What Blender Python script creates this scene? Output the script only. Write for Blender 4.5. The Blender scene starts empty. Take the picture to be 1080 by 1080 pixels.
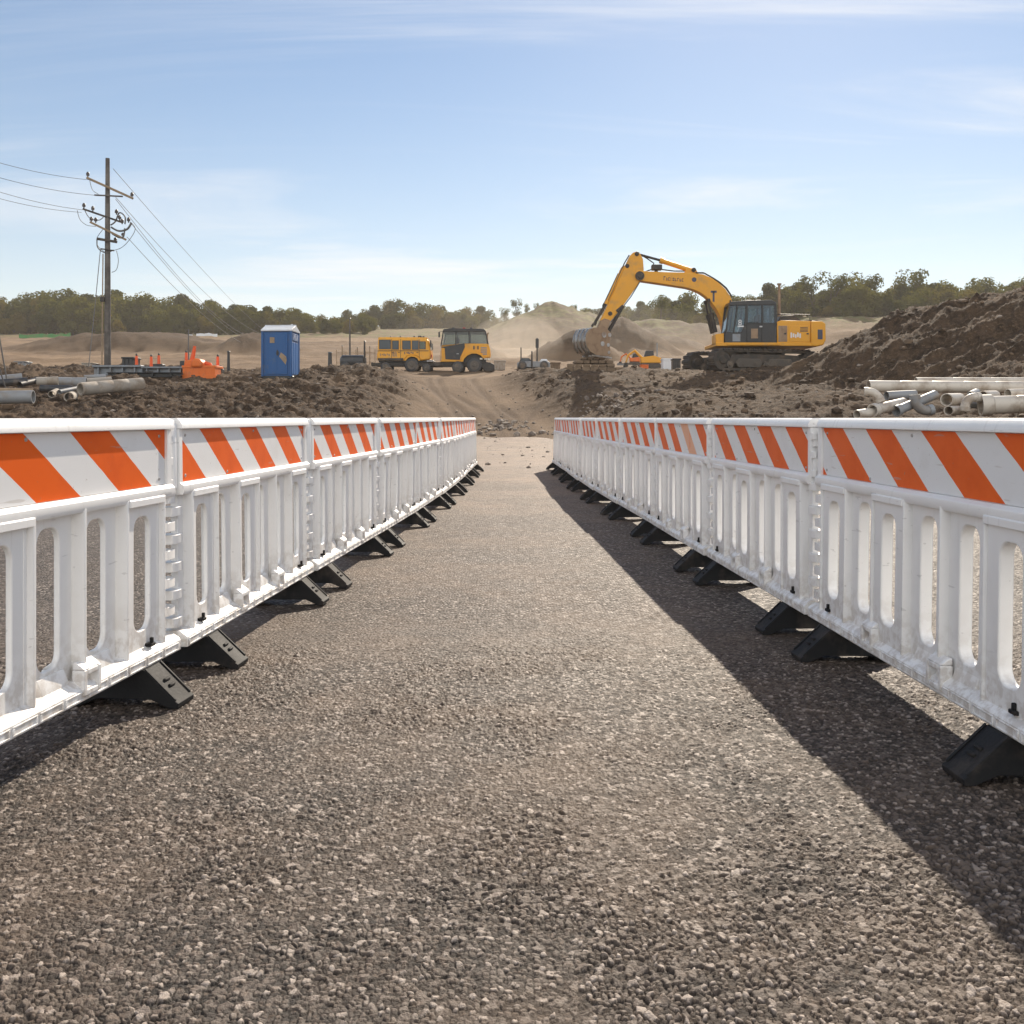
import bpy, bmesh, math, random
import numpy as np
from mathutils import Vector, Matrix, Euler

random.seed(7)
PI = math.pi
SC = bpy.context.scene
COL = SC.collection
EYE = 1.04            # camera height above the asphalt
HOR = 440.5           # row of the horizon in the 1080 px photograph
FPX = 1080.0          # focal length in the same pixels


def wx(px, Y):
    return (px - 540.0) / FPX * Y


def wz(py, Y):
    return EYE - (py - HOR) * Y / FPX


# ------------------------------------------------------------------ noise
def _hash(ix, iy, seed):
    h = (ix.astype(np.int64) * 374761393 + iy.astype(np.int64) * 668265263 + seed * 1442695041) & 0xFFFFFFFF
    h = ((h ^ (h >> 13)) * 1274126177) & 0xFFFFFFFF
    h = ((h ^ (h >> 16)) * 2246822519) & 0xFFFFFFFF
    h = h ^ (h >> 15)
    return (h & 0xFFFFFF) / float(0xFFFFFF)


def vnoise(x, y, seed=0):
    x = np.asarray(x, float); y = np.asarray(y, float)
    ix = np.floor(x); iy = np.floor(y)
    fx = x - ix; fy = y - iy
    fx = fx * fx * fx * (fx * (fx * 6 - 15) + 10); fy = fy * fy * fy * (fy * (fy * 6 - 15) + 10)
    ix = ix.astype(np.int64); iy = iy.astype(np.int64)
    a = _hash(ix, iy, seed); b = _hash(ix + 1, iy, seed)
    c = _hash(ix, iy + 1, seed); d = _hash(ix + 1, iy + 1, seed)
    return (a + (b - a) * fx) * (1 - fy) + (c + (d - c) * fx) * fy - 0.5


def fbm(x, y, octv=4, seed=0, gain=0.5, ridge=False):
    t = 0.0; a = 1.0
    for o in range(octv):
        n = vnoise(x * 2 ** o + 13.7 * o, y * 2 ** o - 7.3 * o, seed + o)
        t = t + a * ((0.5 - 2 * np.abs(n)) if ridge else n)
        a *= gain
    return t


def worley(x, y, cell, seed):
    gx = x / cell; gy = y / cell
    ix = np.floor(gx).astype(np.int64); iy = np.floor(gy).astype(np.int64)
    best = np.full(np.shape(x), 9.0); second = np.full(np.shape(x), 9.0); rid = np.zeros(np.shape(x)); tilt = np.zeros(np.shape(x))
    for dx in (-1, 0, 1):
        for dy in (-1, 0, 1):
            cx = ix + dx; cy = iy + dy
            px = cx + 0.12 + 0.76 * _hash(cx, cy, seed); py = cy + 0.12 + 0.76 * _hash(cx, cy, seed + 1)
            d = np.hypot(px - gx, py - gy)
            m = d < best
            second = np.where(m, best, np.minimum(second, d))
            rid = np.where(m, _hash(cx, cy, seed + 2), rid)
            tilt = np.where(m, (gx - px) * (_hash(cx, cy, seed + 3) - .5) + (gy - py) * (_hash(cx, cy, seed + 4) - .5), tilt)
            best = np.where(m, d, best)
    return best, second, rid, tilt


def sstep(a, b, x):
    t = np.clip((np.asarray(x, float) - a) / (b - a), 0, 1)
    return t * t * (3 - 2 * t)


# ------------------------------------------------------------------ terrain
C_Y = [-60, 25, 30, 34, 38, 44, 52, 60, 75, 100, 140, 180, 230, 350, 800]
C_Z = [0, 0, .17, .44, .98, 1.92, 3.05, 3.73, 4.75, 6.95, 10.7, 15.2, 20.6, 32.2, 66]
S_Y = [-60, 13, 20, 24, 28, 36, 40, 44, 46.5, 48, 52, 60, 75, 100, 140, 180, 230, 350, 800]
S_Z = [0, 0, .50, .86, 1.16, 1.72, 2.15, 2.74, 3.12, 3.24, 3.38, 3.73, 4.75, 6.95, 10.7, 15.2, 20.6, 32.2, 66]


def path_x(Y):
    return np.interp(Y, [0, 24, 34, 44, 52, 60, 90], [0, 0, -.4, -2.0, -3.0, -2.0, 2])


def path_w(X, Y):
    """0 on the haul track, 1 on the rough ground beside it"""
    hw = np.interp(Y, [0, 20, 34, 44, 55], [2.6, 2.6, 2.4, 1.5, 2.0])
    d = np.abs(X - path_x(Y) + 0.8 * vnoise(Y * .25, X * 0 + 3.3, 77)) - hw
    return sstep(-.3, 2.6, d)


MOUNDS = [  # x, y, h, rx, ry, power
    (26.5, 38.5, 3.55, 16.4, 11.0, 1.8),
    (24.0, 36.5, 1.3, 19.0, 13.0, 1.15),
    (5.6, 142.0, 5.9, 12.5, 22.0, 1.15),
    (22.0, 150.0, 3.2, 16.0, 16.0, 1.6),
    (10.8, 100.0, 3.6, 6.4, 7.0, 1.2),
    (5.4, 86.0, 2.4, 4.4, 4.5, 1.2),
    (18.0, 118.0, 1.9, 6.0, 6.0, 1.3),
    (-28.0, 112.0, 2.0, 6.0, 6.0, 1.2),
    (-44.0, 120.0, 2.2, 16.0, 8.0, 1.6),
    (-3.3, 92.0, 1.5, 3.0, 3.0, 1.3),
    (3.6, 44.0, .15, 4.4, 3.0, 1.5),
    (-9.5, 37.5, .22, 8.5, 3.0, 1.8),
]


def base_h(X, Y):
    X = np.asarray(X, float); Y = np.asarray(Y, float)
    c = np.interp(Y, C_Y, C_Z); s = np.interp(Y, S_Y, S_Z)
    w = path_w(X, Y)
    z = c + (s - c) * w
    # a wooded bank on the right
    bank = sstep(24, 46, X + 6 * fbm(Y * .03, X * .03, 2, 5)) * (sstep(128, 150, Y) - .6 * sstep(175, 230, Y))
    z = z + 3.6 * bank
    for (mx, my, h, rx, ry, p) in MOUNDS:
        wob = 1 + .16 * fbm(X / rx * 2.2 + mx, Y / ry * 2.2, 2, 31)
        d = np.sqrt(((X - mx) / rx) ** 2 + ((Y - my) / ry) ** 2) * wob
        hh = h * np.clip(1 - d ** p, 0, 1)
        if my > 70:
            hh = hh * (1 + .10 * fbm(X * 5 / rx, Y * 2 / ry, 4, 33, ridge=True)) + .025 * h * sstep(0, .3, hh) * fbm(X * 9 / rx, Y * 9 / ry, 3, 35)
        z = z + hh * sstep(0, .25, hh + .02)
    return z


def rough(X, Y):
    return path_w(X, Y) * sstep(12.5, 22, Y)


def ruts(X, Y):
    t = 0.0
    for (c0, cx_) in ((0.0, path_x(Y)), (1.0, .8 + .030 * np.clip(Y - 33, 0, 40) ** 1.75), (2.0, -1.2 - .05 * np.clip(Y - 34, 0, 40) ** 1.6), (3.0, path_x(Y) + .5 * np.sin(Y * .22))):
        for s_ in (-.85, .85):
            d = np.abs(X - cx_ - s_ - .12 * vnoise(Y * .5, Y * 0 + c0, 7))
            t = np.maximum(t, np.clip(1 - d / .30, 0, 1) * (.45 + .8 * (vnoise(Y * .35, Y * 0 + c0 + s_, 9) + .5)))
    return np.clip(t, 0, 1) * sstep(31, 34, Y) * (1 - sstep(60, 75, Y))


def height(X, Y, detail=True):
    X = np.asarray(X, float); Y = np.asarray(Y, float)
    z = base_h(X, Y)
    r = rough(X, Y)
    mm = np.sqrt(((X - 26.5) / 19.) ** 2 + ((Y - 39) / 13.) ** 2)
    near = 1 - sstep(52, 70, Y)
    berm = r * near * (1 - .35 * sstep(1.0, 4.0, X) * (1 - sstep(.85, 1.1, 1.9 - mm)) * sstep(24, 30, Y)) * (1 + .22 * (1 - sstep(-4.0, -1.0, X)))
    n = fbm(X * .33, Y * .42, 3, 11)
    z = z + berm * .26 * n
    # thrown up ridges of spoil
    z = z + berm * .30 * np.clip(fbm(X * .42 + 3, Y * .9, 3, 21, ridge=True) - .1, -.3, 1) * sstep(16, 26, Y) * (1 - .55 * sstep(41, 47, Y)) * (.35 + .65 * (1 - sstep(.75, 1.0, mm)))
    # gullies down the spoil heap
    z = z + (1 - sstep(.6, 1.05, mm)) * (.22 * fbm(X * .6 - Y * .18, Y * .32, 5, 61, ridge=True, gain=.66) - .11)
    if detail:
        z = z + berm * .15 * fbm(X * 1.7, Y * 1.7, 5, 41, gain=.66) + berm * .06 * fbm(X * 5, Y * 5, 3, 43, gain=.7)
        lump = np.clip(fbm(X * 1.1, Y * 1.1, 2, 51), 0, 1)
        z = z + berm * .30 * lump * sstep(18, 26, Y)
    z = z + (1 - r) * near * .03 * fbm(X * .8, Y * .5, 3, 71) * sstep(33, 38, Y)
    # wheel ruts along the haul track and swinging off to the right
    z = z - .07 * ruts(X, Y) * sstep(33, 36, Y)
    # far worked ground: wheel-ruts and scrapes
    far = sstep(55, 80, Y)
    z = z + far * .22 * fbm(X * .6, Y * .6, 3, 87) + far * (.45 * fbm(X * .05, Y * .09, 3, 81, ridge=True) + .12 * fbm(X * .25, Y * .35, 3, 83))
    # stay under the asphalt where it is laid
    under = (1 - r) * (1 - sstep(32.5, 35.0, Y + 1.6 * fbm(X * .5, Y * .5, 2, 91)))
    return z - .07 * under


def ground(x, y):
    return float(height(np.array([x]), np.array([y]))[0])


# ------------------------------------------------------------------ materials
def mat(name):
    m = bpy.data.materials.new(name); m.use_nodes = True
    nt = m.node_tree; nt.nodes.clear()
    return m, nt, NB(nt)


class NB:
    def __init__(s, nt): s.nt = nt

    def n(s, t, **kw):
        nd = s.nt.nodes.new(t)
        for k, v in kw.items():
            if k.startswith('i_'):
                key = k[2:]
                key = int(key) if key.isdigit() else key.replace('_', ' ')
                s.inp(nd, key, v)
            else:
                setattr(nd, k, v)
        return nd

    def inp(s, nd, key, v):
        sock = nd.inputs[key]
        if isinstance(v, bpy.types.NodeSocket):
            s.nt.links.new(v, sock)
        else:
            if sock.type == 'RGBA' and len(v) == 3: v = (*v, 1)
            sock.default_value = v

    def math(s, op, a, b=None, c=None, clamp=False):
        nd = s.n('ShaderNodeMath', operation=op, use_clamp=clamp)
        s.inp(nd, 0, a)
        if b is not None: s.inp(nd, 1, b)
        if c is not None: s.inp(nd, 2, c)
        return nd.outputs[0]

    def mix(s, f, a, b, blend='MIX'):
        nd = s.n('ShaderNodeMix', data_type='RGBA', blend_type=blend)
        s.inp(nd, 0, f); s.inp(nd, 6, a); s.inp(nd, 7, b)
        return nd.outputs[2]

    def noise(s, vec, scale, detail=4, rough=.55, dist=0):
        nd = s.n('ShaderNodeTexNoise', i_Scale=scale, i_Detail=detail, i_Roughness=rough, i_Distortion=dist)
        if vec is not None: s.inp(nd, 'Vector', vec)
        return nd.outputs[0]

    def ramp(s, f, lo, hi):
        nd = s.n('ShaderNodeMapRange', interpolation_type='SMOOTHSTEP')
        s.inp(nd, 0, f); s.inp(nd, 1, lo); s.inp(nd, 2, hi)
        return nd.outputs[0]

    def out(s, base, rough=.7, metal=0, bump=None, bstr=.3, bdist=.02, spec=.5, **extra):
        p = s.n('ShaderNodeBsdfPrincipled')
        s.inp(p, 'Base Color', base); s.inp(p, 'Roughness', rough); s.inp(p, 'Metallic', metal)
        s.inp(p, 'Specular IOR Level', spec)
        for k, v in extra.items(): s.inp(p, k.replace('_', ' '), v)
        if bump is not None:
            b = s.n('ShaderNodeBump', i_Strength=bstr, i_Distance=bdist)
            s.inp(b, 'Height', bump)
            s.nt.links.new(b.outputs[0], p.inputs['Normal'])
        o = s.n('ShaderNodeOutputMaterial')
        s.nt.links.new(p.outputs[0], o.inputs[0])
        return p

    def co(s, which='Object'):
        return s.n('ShaderNodeTexCoord').outputs[which]

    def pos(s):
        return s.n('ShaderNodeNewGeometry').outputs['Position']


def simple(name, col, rough=.6, metal=0, dirt=None, dscale=3.0, dlo=.45, dhi=.7, damt=.6, bscale=None, bstr=.15, spec=.5):
    m, nt, b = mat(name)
    co = b.co()
    oi = b.n('ShaderNodeObjectInfo').outputs['Random']
    add = b.n('ShaderNodeVectorMath', operation='ADD'); b.inp(add, 0, co)
    b.inp(add, 1, b.n('ShaderNodeCombineXYZ', i_X=b.math('MULTIPLY', oi, 37.0)).outputs[0])
    v = add.outputs[0]
    base = col
    n1 = b.noise(v, dscale, 5, .6)
    base = b.mix(b.math('MULTIPLY', b.noise(v, dscale * 6, 3), .25), base, tuple(c * .72 for c in col))
    if dirt is not None:
        base = b.mix(b.math('MULTIPLY', b.ramp(n1, dlo, dhi), damt), base, dirt)
    rr = b.math('MULTIPLY_ADD', n1, .25, rough - .12)
    bump = b.noise(v, bscale, 3) if bscale else None
    b.out(base, rr, metal, bump, bstr, .01, spec)
    return m


DIRT = (.24, .17, .115)
M = {}
M['white_plastic'] = None
M['black_rubber'] = simple('black_rubber', (.014, .014, .015), .7, dirt=(.10, .08, .065), dscale=7, dlo=.5, dhi=.75, damt=.5, bscale=90, bstr=.2, spec=.22)
M['steel'] = simple('galvanised_steel', (.42, .42, .42), .38, .8, dirt=(.2, .15, .1))
M['yellow'] = simple('machine_yellow_paint', (.76, .34, .010), .42, dirt=(.30, .20, .10), dscale=1.6, dlo=.48, dhi=.78, damt=.55)
M['van_yellow'] = simple('van_yellow_paint', (.80, .365, .014), .4, dirt=(.34, .25, .14), dscale=1.9, dlo=.5, dhi=.75, damt=.6)
M['dark_steel'] = simple('dark_greasy_steel', (.032, .029, .027), .5, .3, dirt=(.16, .115, .075), dscale=2.5, dlo=.42, dhi=.75, damt=.55)
M['track_steel'] = simple('muddy_track_steel', (.055, .048, .042), .65, .2, dirt=(.17, .12, .08), dscale=2.2, dlo=.4, dhi=.7, damt=.65)
M['dusty_steel'] = simple('dusty_steel', (.10, .085, .07), .65, .1, dirt=(.24, .175, .115), dscale=2.5)
M['bucket_steel'] = simple('worn_bucket_steel', (.50, .49, .48), .36, .6, dirt=(.21, .13, .075), dscale=1.6, dlo=.42, dhi=.62, damt=.8)
M['rust_plate'] = simple('rusty_plate', (.33, .22, .135), .6, .2, dirt=(.16, .09, .05), dscale=3)
M['chrome'] = simple('cylinder_rod_steel', (.35, .34, .32), .25, .9)
M['cab_black'] = simple('cab_black_paint', (.02, .022, .025), .38, dirt=(.13, .10, .08), dlo=.5, dhi=.8, damt=.4)
M['blue'] = simple('blue_plastic', (.004, .080, .25), .42, dirt=(.10, .12, .13), dscale=2.2, dlo=.55, dhi=.72, damt=.5)
M['blue_sunlit'] = simple('sunlit_blue_louvred_plastic', (.05, .17, .42), .5)  # paler copy of the cabin blue: sun glare on that side put into the colour
M['roof_white'] = simple('translucent_white_roof', (.62, .64, .66), .5, dirt=(.4, .37, .33), damt=.4)
M['orange'] = simple('safety_orange_paint', (.72, .15, .012), .5, dirt=(.28, .14, .07), dscale=2.6, dlo=.5, dhi=.75, damt=.6)
M['orange_plastic'] = simple('safety_orange_plastic', (.80, .10, .012), .5)
M['wood_grey'] = simple('weathered_pole_timber', (.085, .075, .068), .85, dirt=(.19, .175, .155), dscale=1.2, dlo=.45, dhi=.62, damt=.6, bscale=25, bstr=.4)
M['wood_tan'] = simple('bare_timber', (.34, .25, .16), .8, dirt=(.16, .11, .07), bscale=18, bstr=.3)
M['wood_brown'] = simple('muddy_timber_mat', (.17, .115, .07), .85, dirt=(.28, .20, .13), dscale=2.2, bscale=14, bstr=.5)
M['concrete'] = simple('concrete_pipe_wall', (.40, .355, .30), .8, dirt=(.22, .165, .115), dscale=2.4, dlo=.42, dhi=.68, damt=.75, bscale=30, bstr=.3)
M['plastic_pipe'] = simple('off_white_plastic_pipe', (.60, .54, .46), .45, dirt=(.27, .20, .14), dscale=2.3, dlo=.44, dhi=.68, damt=.8)
M['grey_pipe'] = simple('grey_plastic_pipe', (.27, .28, .29), .5, dirt=(.22, .17, .12), dscale=2, damt=.6)
M['dark_pipe'] = simple('black_plastic_pipe', (.025, .026, .03), .45, dirt=(.16, .12, .085), dscale=2, damt=.6)
M['grey_metal'] = simple('dull_grey_sheet', (.23, .25, .27), .45, .4, dirt=(.2, .15, .11), damt=.5)
M['white_sheet'] = simple('white_sheeting', (.7, .72, .74), .6)
M['green_net'] = simple('green_mesh_fence', (.05, .22, .06), .8, dirt=(.2, .17, .08), dscale=.6)
M['wire'] = simple('wire_cable', (.12, .115, .11), .6)
M['glaze'] = simple('porcelain_insulator', (.05, .035, .03), .3)
M['bark'] = simple('bark', (.075, .058, .042), .9, bscale=6, bstr=.5)
M['red_lamp'] = simple('red_lens', (.4, .02, .012), .3)
M['cream_lamp'] = simple('clear_lens', (.7, .66, .55), .2)
M['decal_dark'] = simple('dark_decal', (.05, .055, .09), .5)
M['decal_white'] = simple('white_decal', (.72, .72, .72), .5)
M['seat_red'] = simple('seat_fabric', (.13, .045, .03), .8)


def mk_glass(name, tint, rough=.06, dens=.55):
    m, nt, b = mat(name)
    g = b.n('ShaderNodeBsdfGlossy', i_Color=(.9, .95, 1), i_Roughness=rough)
    t = b.n('ShaderNodeBsdfTransparent', i_Color=tint)
    d = b.n('ShaderNodeBsdfDiffuse', i_Color=(.06, .075, .085))
    fr = b.n('ShaderNodeFresnel', i_IOR=1.6)
    mx0 = b.n('ShaderNodeMixShader'); b.inp(mx0, 0, dens); b.inp(mx0, 1, t.outputs[0]); b.inp(mx0, 2, d.outputs[0])
    mx = b.n('ShaderNodeMixShader'); b.inp(mx, 0, b.math('MULTIPLY_ADD', fr.outputs[0], .45, .01))
    b.inp(mx, 1, mx0.outputs[0]); b.inp(mx, 2, g.outputs[0])
    o = b.n('ShaderNodeOutputMaterial'); nt.links.new(mx.outputs[0], o.inputs[0])
    return m


M['glass'] = mk_glass('tinted_glass', (.66, .80, .88), .05, .12)
M['glass_clear'] = mk_glass('dusty_clear_glass', (.80, .84, .82), .08, .18)
M['glass_blue'] = mk_glass('dark_blue_glass', (.12, .16, .22), .05, .8)


def mk_white():
    m, nt, b = mat('white_barrier_plastic')
    co = b.co()
    oi = b.n('ShaderNodeObjectInfo').outputs['Random']
    add = b.n('ShaderNodeVectorMath', operation='ADD'); b.inp(add, 0, co)
    b.inp(add, 1, b.n('ShaderNodeCombineXYZ', i_X=b.math('MULTIPLY', oi, 53.0)).outputs[0])
    v = add.outputs[0]
    n1 = b.noise(v, 4.0, 5, .65)
    n2 = b.noise(v, 26.0, 4, .6)
    sp = b.n('ShaderNodeSeparateXYZ'); b.inp(sp, 0, co)
    low = b.math('SUBTRACT', 1.0, b.ramp(sp.outputs[2], .13, .42))
    base = b.mix(b.math('MULTIPLY', b.ramp(n1, .45, .75), .22), (.84, .83, .815), (.60, .57, .53))
    base = b.mix(b.math('MULTIPLY', b.math('MULTIPLY', low, b.ramp(n2, .40, .62)), .55), base, (.40, .33, .26))
    # vertical run marks
    mp = b.n('ShaderNodeMapping'); b.inp(mp, 'Vector', v); mp.inputs['Scale'].default_value = (38, 20, 1.6)
    run = b.noise(mp.outputs[0], 1.0, 3, .5)
    base = b.mix(b.math('MULTIPLY', b.ramp(run, .60, .74), .22), base, (.46, .42, .38))
    # thin scuffs
    mp2 = b.n('ShaderNodeMapping'); b.inp(mp2, 'Vector', v); mp2.inputs['Scale'].default_value = (7, 30, 60)
    mp2.inputs['Rotation'].default_value = (0, .35, 0)
    base = b.mix(b.math('MULTIPLY', b.ramp(b.noise(mp2.outputs[0], 1.0, 2, .5), .69, .74), .35), base, (.38, .37, .36))
    p = b.out(base, b.math('MULTIPLY_ADD', n2, .25, .28), 0, b.noise(v, 60, 3), .05, .004, .5)
    b.inp(p, 'Subsurface Weight', .0)
    return m


def mk_stripes():
    m, nt, b = mat('striped_reflective_sheeting')
    co = b.co(); sp = b.n('ShaderNodeSeparateXYZ'); b.inp(sp, 0, co)
    ph = b.n('ShaderNodeAttribute', attribute_type='OBJECT', attribute_name='stripe_phase').outputs['Fac']
    fad = b.n('ShaderNodeAttribute', attribute_type='OBJECT', attribute_name='faded_stripe').outputs['Fac']
    # seen from the back the sheet has its own stripes leaning the same way
    nrm = b.n('ShaderNodeNewGeometry')
    x = sp.outputs[0]
    wob = b.math('MULTIPLY', b.math('SUBTRACT', b.noise(co, 9, 2), .5), .012)
    s = b.math('SUBTRACT', x, b.math('MULTIPLY', b.math('SUBTRACT', .975, sp.outputs[2]), 1.55))
    s = b.math('ADD', b.math('SUBTRACT', s, ph), wob)
    s = b.math('DIVIDE', s, .51)
    f = b.math('FRACT', s); k = b.math('FLOOR', s)
    org = b.math('LESS_THAN', f, .5)
    oi = b.n('ShaderNodeObjectInfo').outputs['Random']
    add = b.n('ShaderNodeVectorMath', operation='ADD'); b.inp(add, 0, co)
    b.inp(add, 1, b.n('ShaderNodeCombineXYZ', i_X=b.math('MULTIPLY', oi, 91.0)).outputs[0]); v = add.outputs[0]
    n1 = b.noise(v, 6, 5, .6); n2 = b.noise(v, 45, 3, .6)
    oc = b.mix(b.math('MULTIPLY', b.ramp(n1, .42, .72), .5), (.80, .115, .001), (.66, .082, .001))
    isf = b.math('COMPARE', k, fad, .2)
    oc = b.mix(b.math('MULTIPLY', isf, b.ramp(n1, .32, .5)), oc, (.80, .42, .26))
    wc = b.mix(b.math('MULTIPLY', b.ramp(n1, .48, .75), .3), (.77, .765, .76), (.60, .57, .53))
    c = b.mix(org, wc, oc)
    mp2 = b.n('ShaderNodeMapping'); b.inp(mp2, 'Vector', v); mp2.inputs['Scale'].default_value = (5, 5, 46)
    mp2.inputs['Rotation'].default_value = (0, -.5, 0)
    c = b.mix(b.math('MULTIPLY', b.ramp(b.noise(mp2.outputs[0], 1, 2, .5), .68, .73), .4), c, (.42, .36, .31))
    c = b.mix(b.math('MULTIPLY', b.ramp(n2, .66, .74), .45), c, (.28, .22, .17))
    b.out(c, b.math('MULTIPLY_ADD', n1, .2, .38), 0, n2, .04, .003, .2)
    return m


def mk_asphalt():
    m, nt, b = mat('worn_gravelly_asphalt')
    p = b.pos()
    at = b.n('ShaderNodeAttribute', attribute_name='stone'); sp = b.n('ShaderNodeSeparateColor'); b.inp(sp, 0, at.outputs['Color'])
    rid, gap, near = sp.outputs[0], sp.outputs[1], sp.outputs[2]
    # the same kind of stones for the ground farther off
    mp = b.n('ShaderNodeMapping'); b.inp(mp, 'Vector', p)
    vo = b.n('ShaderNodeTexVoronoi', i_Scale=62.0); b.inp(vo, 'Vector', mp.outputs[0])
    vs = b.n('ShaderNodeSeparateColor'); b.inp(vs, 0, vo.outputs['Color'])
    dome = b.math('SUBTRACT', 1.0, b.math('MULTIPLY', vo.outputs['Distance'], 1.25), clamp=True)
    vd = b.n('ShaderNodeTexVoronoi', i_Scale=62.0, feature='DISTANCE_TO_EDGE'); b.inp(vd, 'Vector', mp.outputs[0])
    fgap = b.ramp(vd.outputs['Distance'], .015, .13)
    r_ = b.n('ShaderNodeMix', data_type='FLOAT'); b.inp(r_, 0, near); b.inp(r_, 2, vs.outputs[0]); b.inp(r_, 3, rid)
    g_ = b.n('ShaderNodeMix', data_type='FLOAT'); b.inp(g_, 0, near); b.inp(g_, 2, fgap); b.inp(g_, 3, gap)
    r, g = r_.outputs[0], g_.outputs[0]
    stone = b.mix(b.ramp(r, .05, .75), (.021, .0165, .0135), (.124, .093, .073))
    stone = b.mix(b.ramp(r, .80, .97), stone, (.42, .345, .29))
    stone = b.mix(b.math('MULTIPLY', b.ramp(b.noise(p, 55, 3), .5, .7), .5), stone, (.17, .115, .08))
    stone = b.mix(b.math('MULTIPLY', b.noise(p, 260, 3), .5), stone, b.mix(.5, stone, (.06, .055, .05)))
    tar = b.mix(b.noise(p, 30, 3), (.008, .0065, .005), (.034, .025, .019))
    c = b.mix(g, tar, stone)
    # trodden dust: broad pale drifts along the middle, and wholly dusty towards the dirt
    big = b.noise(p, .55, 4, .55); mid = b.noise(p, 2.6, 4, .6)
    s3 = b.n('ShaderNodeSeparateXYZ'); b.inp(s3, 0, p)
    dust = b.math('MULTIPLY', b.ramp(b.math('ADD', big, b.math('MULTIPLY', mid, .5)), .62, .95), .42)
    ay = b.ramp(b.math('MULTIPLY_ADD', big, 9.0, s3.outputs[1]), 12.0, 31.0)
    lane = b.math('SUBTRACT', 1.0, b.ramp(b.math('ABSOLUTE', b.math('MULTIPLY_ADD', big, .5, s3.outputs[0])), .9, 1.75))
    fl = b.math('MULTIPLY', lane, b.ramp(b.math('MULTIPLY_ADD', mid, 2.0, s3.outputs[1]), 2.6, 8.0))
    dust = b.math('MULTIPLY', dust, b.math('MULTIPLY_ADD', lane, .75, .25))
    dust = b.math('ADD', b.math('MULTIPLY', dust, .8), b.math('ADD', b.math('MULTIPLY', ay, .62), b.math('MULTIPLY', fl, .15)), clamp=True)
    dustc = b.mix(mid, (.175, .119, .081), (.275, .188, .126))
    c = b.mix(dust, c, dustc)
    c = b.mix(b.math('MULTIPLY', b.ramp(b.noise(p, 1.1, 5, .6), .56, .72), .35), c, (.07, .058, .05))
    hgt = b.math('MULTIPLY', dome, b.math('MULTIPLY_ADD', vs.outputs[1], .8, .35))
    hgt = b.math('MULTIPLY', hgt, b.math('SUBTRACT', 1.0, b.math('MULTIPLY', near, .85)))
    hgt = b.math('ADD', hgt, b.math('MULTIPLY', b.noise(p, 190, 3, .6), .35))
    b.out(c, b.math('MULTIPLY_ADD', r, -.25, .82), 0, hgt, .9, .012, .35)
    return m


def mk_dirt():
    m, nt, b = mat('churned_earth')
    p = b.pos()
    at = b.n('ShaderNodeAttribute', attribute_name='soil'); sp = b.n('ShaderNodeSeparateColor'); b.inp(sp, 0, at.outputs['Color'])
    dry, grass, rut = sp.outputs[0], sp.outputs[1], sp.outputs[2]
    n1 = b.noise(p, 1.3, 6, .65); n2 = b.noise(p, 7.0, 6, .65); n3 = b.noise(p, 38, 4, .6)
    nb = b.noise(p, .09, 5, .6)
    dark = b.mix(b.ramp(n1, .35, .68), (.026, .0155, .009), (.085, .052, .030))
    dark = b.mix(b.ramp(n2, .45, .72), dark, (.135, .085, .050))
    dark = b.mix(b.math('MULTIPLY', b.ramp(n3, .60, .70), .5), dark, (.36, .28, .21))
    pale = b.mix(b.ramp(nb, .35, .65), (.185, .118, .066), (.30, .202, .120))
    pale = b.mix(b.math('MULTIPLY', b.ramp(n2, .42, .7), .45), pale, (.155, .10, .058))
    mp = b.n('ShaderNodeMapping'); b.inp(mp, 'Vector', p); mp.inputs['Scale'].default_value = (.05, .32, .3)
    str_ = b.noise(mp.outputs[0], 1.0, 5, .65, 1.5)
    pale = b.mix(b.math('MULTIPLY', b.ramp(str_, .52, .66), .55), pale, (.115, .073, .043))
    c = b.mix(dry, dark, pale)
    c = b.mix(b.math('MULTIPLY', rut, .6), c, (.10, .065, .040))
    gr = b.mix(b.ramp(n1, .3, .7), (.10, .105, .035), (.19, .165, .06))
    c = b.mix(b.math('MULTIPLY', grass, b.ramp(b.noise(p, .5, 5, .65), .40, .58)), c, gr)
    h = b.math('ADD', b.math('MULTIPLY', n2, .6), b.math('MULTIPLY', n3, .25))
    b.out(c, .92, 0, h, .9, .14, .2)
    return m


def mk_leaf(name, a, bcol):
    m, nt, b = mat(name)
    oi = b.n('ShaderNodeObjectInfo').outputs['Random']
    co = b.co()
    n1 = b.noise(co, .9, 4, .6)
    f = b.math('ADD', b.math('MULTIPLY', n1, .8), b.math('MULTIPLY_ADD', oi, .7, -.25), clamp=True)
    c = b.mix(f, a, bcol)
    d = b.n('ShaderNodeBsdfDiffuse', i_Color=c, i_Roughness=.6)
    t = b.n('ShaderNodeBsdfTranslucent', i_Color=b.mix(.5, c, (.20, .18, .03)))
    mx = b.n('ShaderNodeMixShader', i_0=.45, i_1=d.outputs[0], i_2=t.outputs[0])
    o = b.n('ShaderNodeOutputMaterial'); nt.links.new(mx.outputs[0], o.inputs[0])
    return m


M['white_plastic'] = mk_white()
M['stripes'] = mk_stripes()
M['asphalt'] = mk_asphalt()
M['dirt'] = mk_dirt()
M['leaf_olive'] = mk_leaf('olive_leaves', (.046, .060, .013), (.150, .140, .028))
M['leaf_dark'] = mk_leaf('dark_leaves', (.024, .036, .010), (.078, .084, .020))
M['leaf_tan'] = mk_leaf('autumn_leaves', (.085, .075, .016), (.21, .150, .030))
M['clod'] = simple('earth_clod', (.07, .045, .028), .95, dirt=(.17, .112, .068), dscale=.7, dlo=.4, dhi=.62, damt=.9)
M['pebble'] = simple('pale_stone', (.34, .28, .225), .85, dirt=(.13, .10, .08), dscale=2.0, dlo=.4, dhi=.6, damt=.9)


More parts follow.
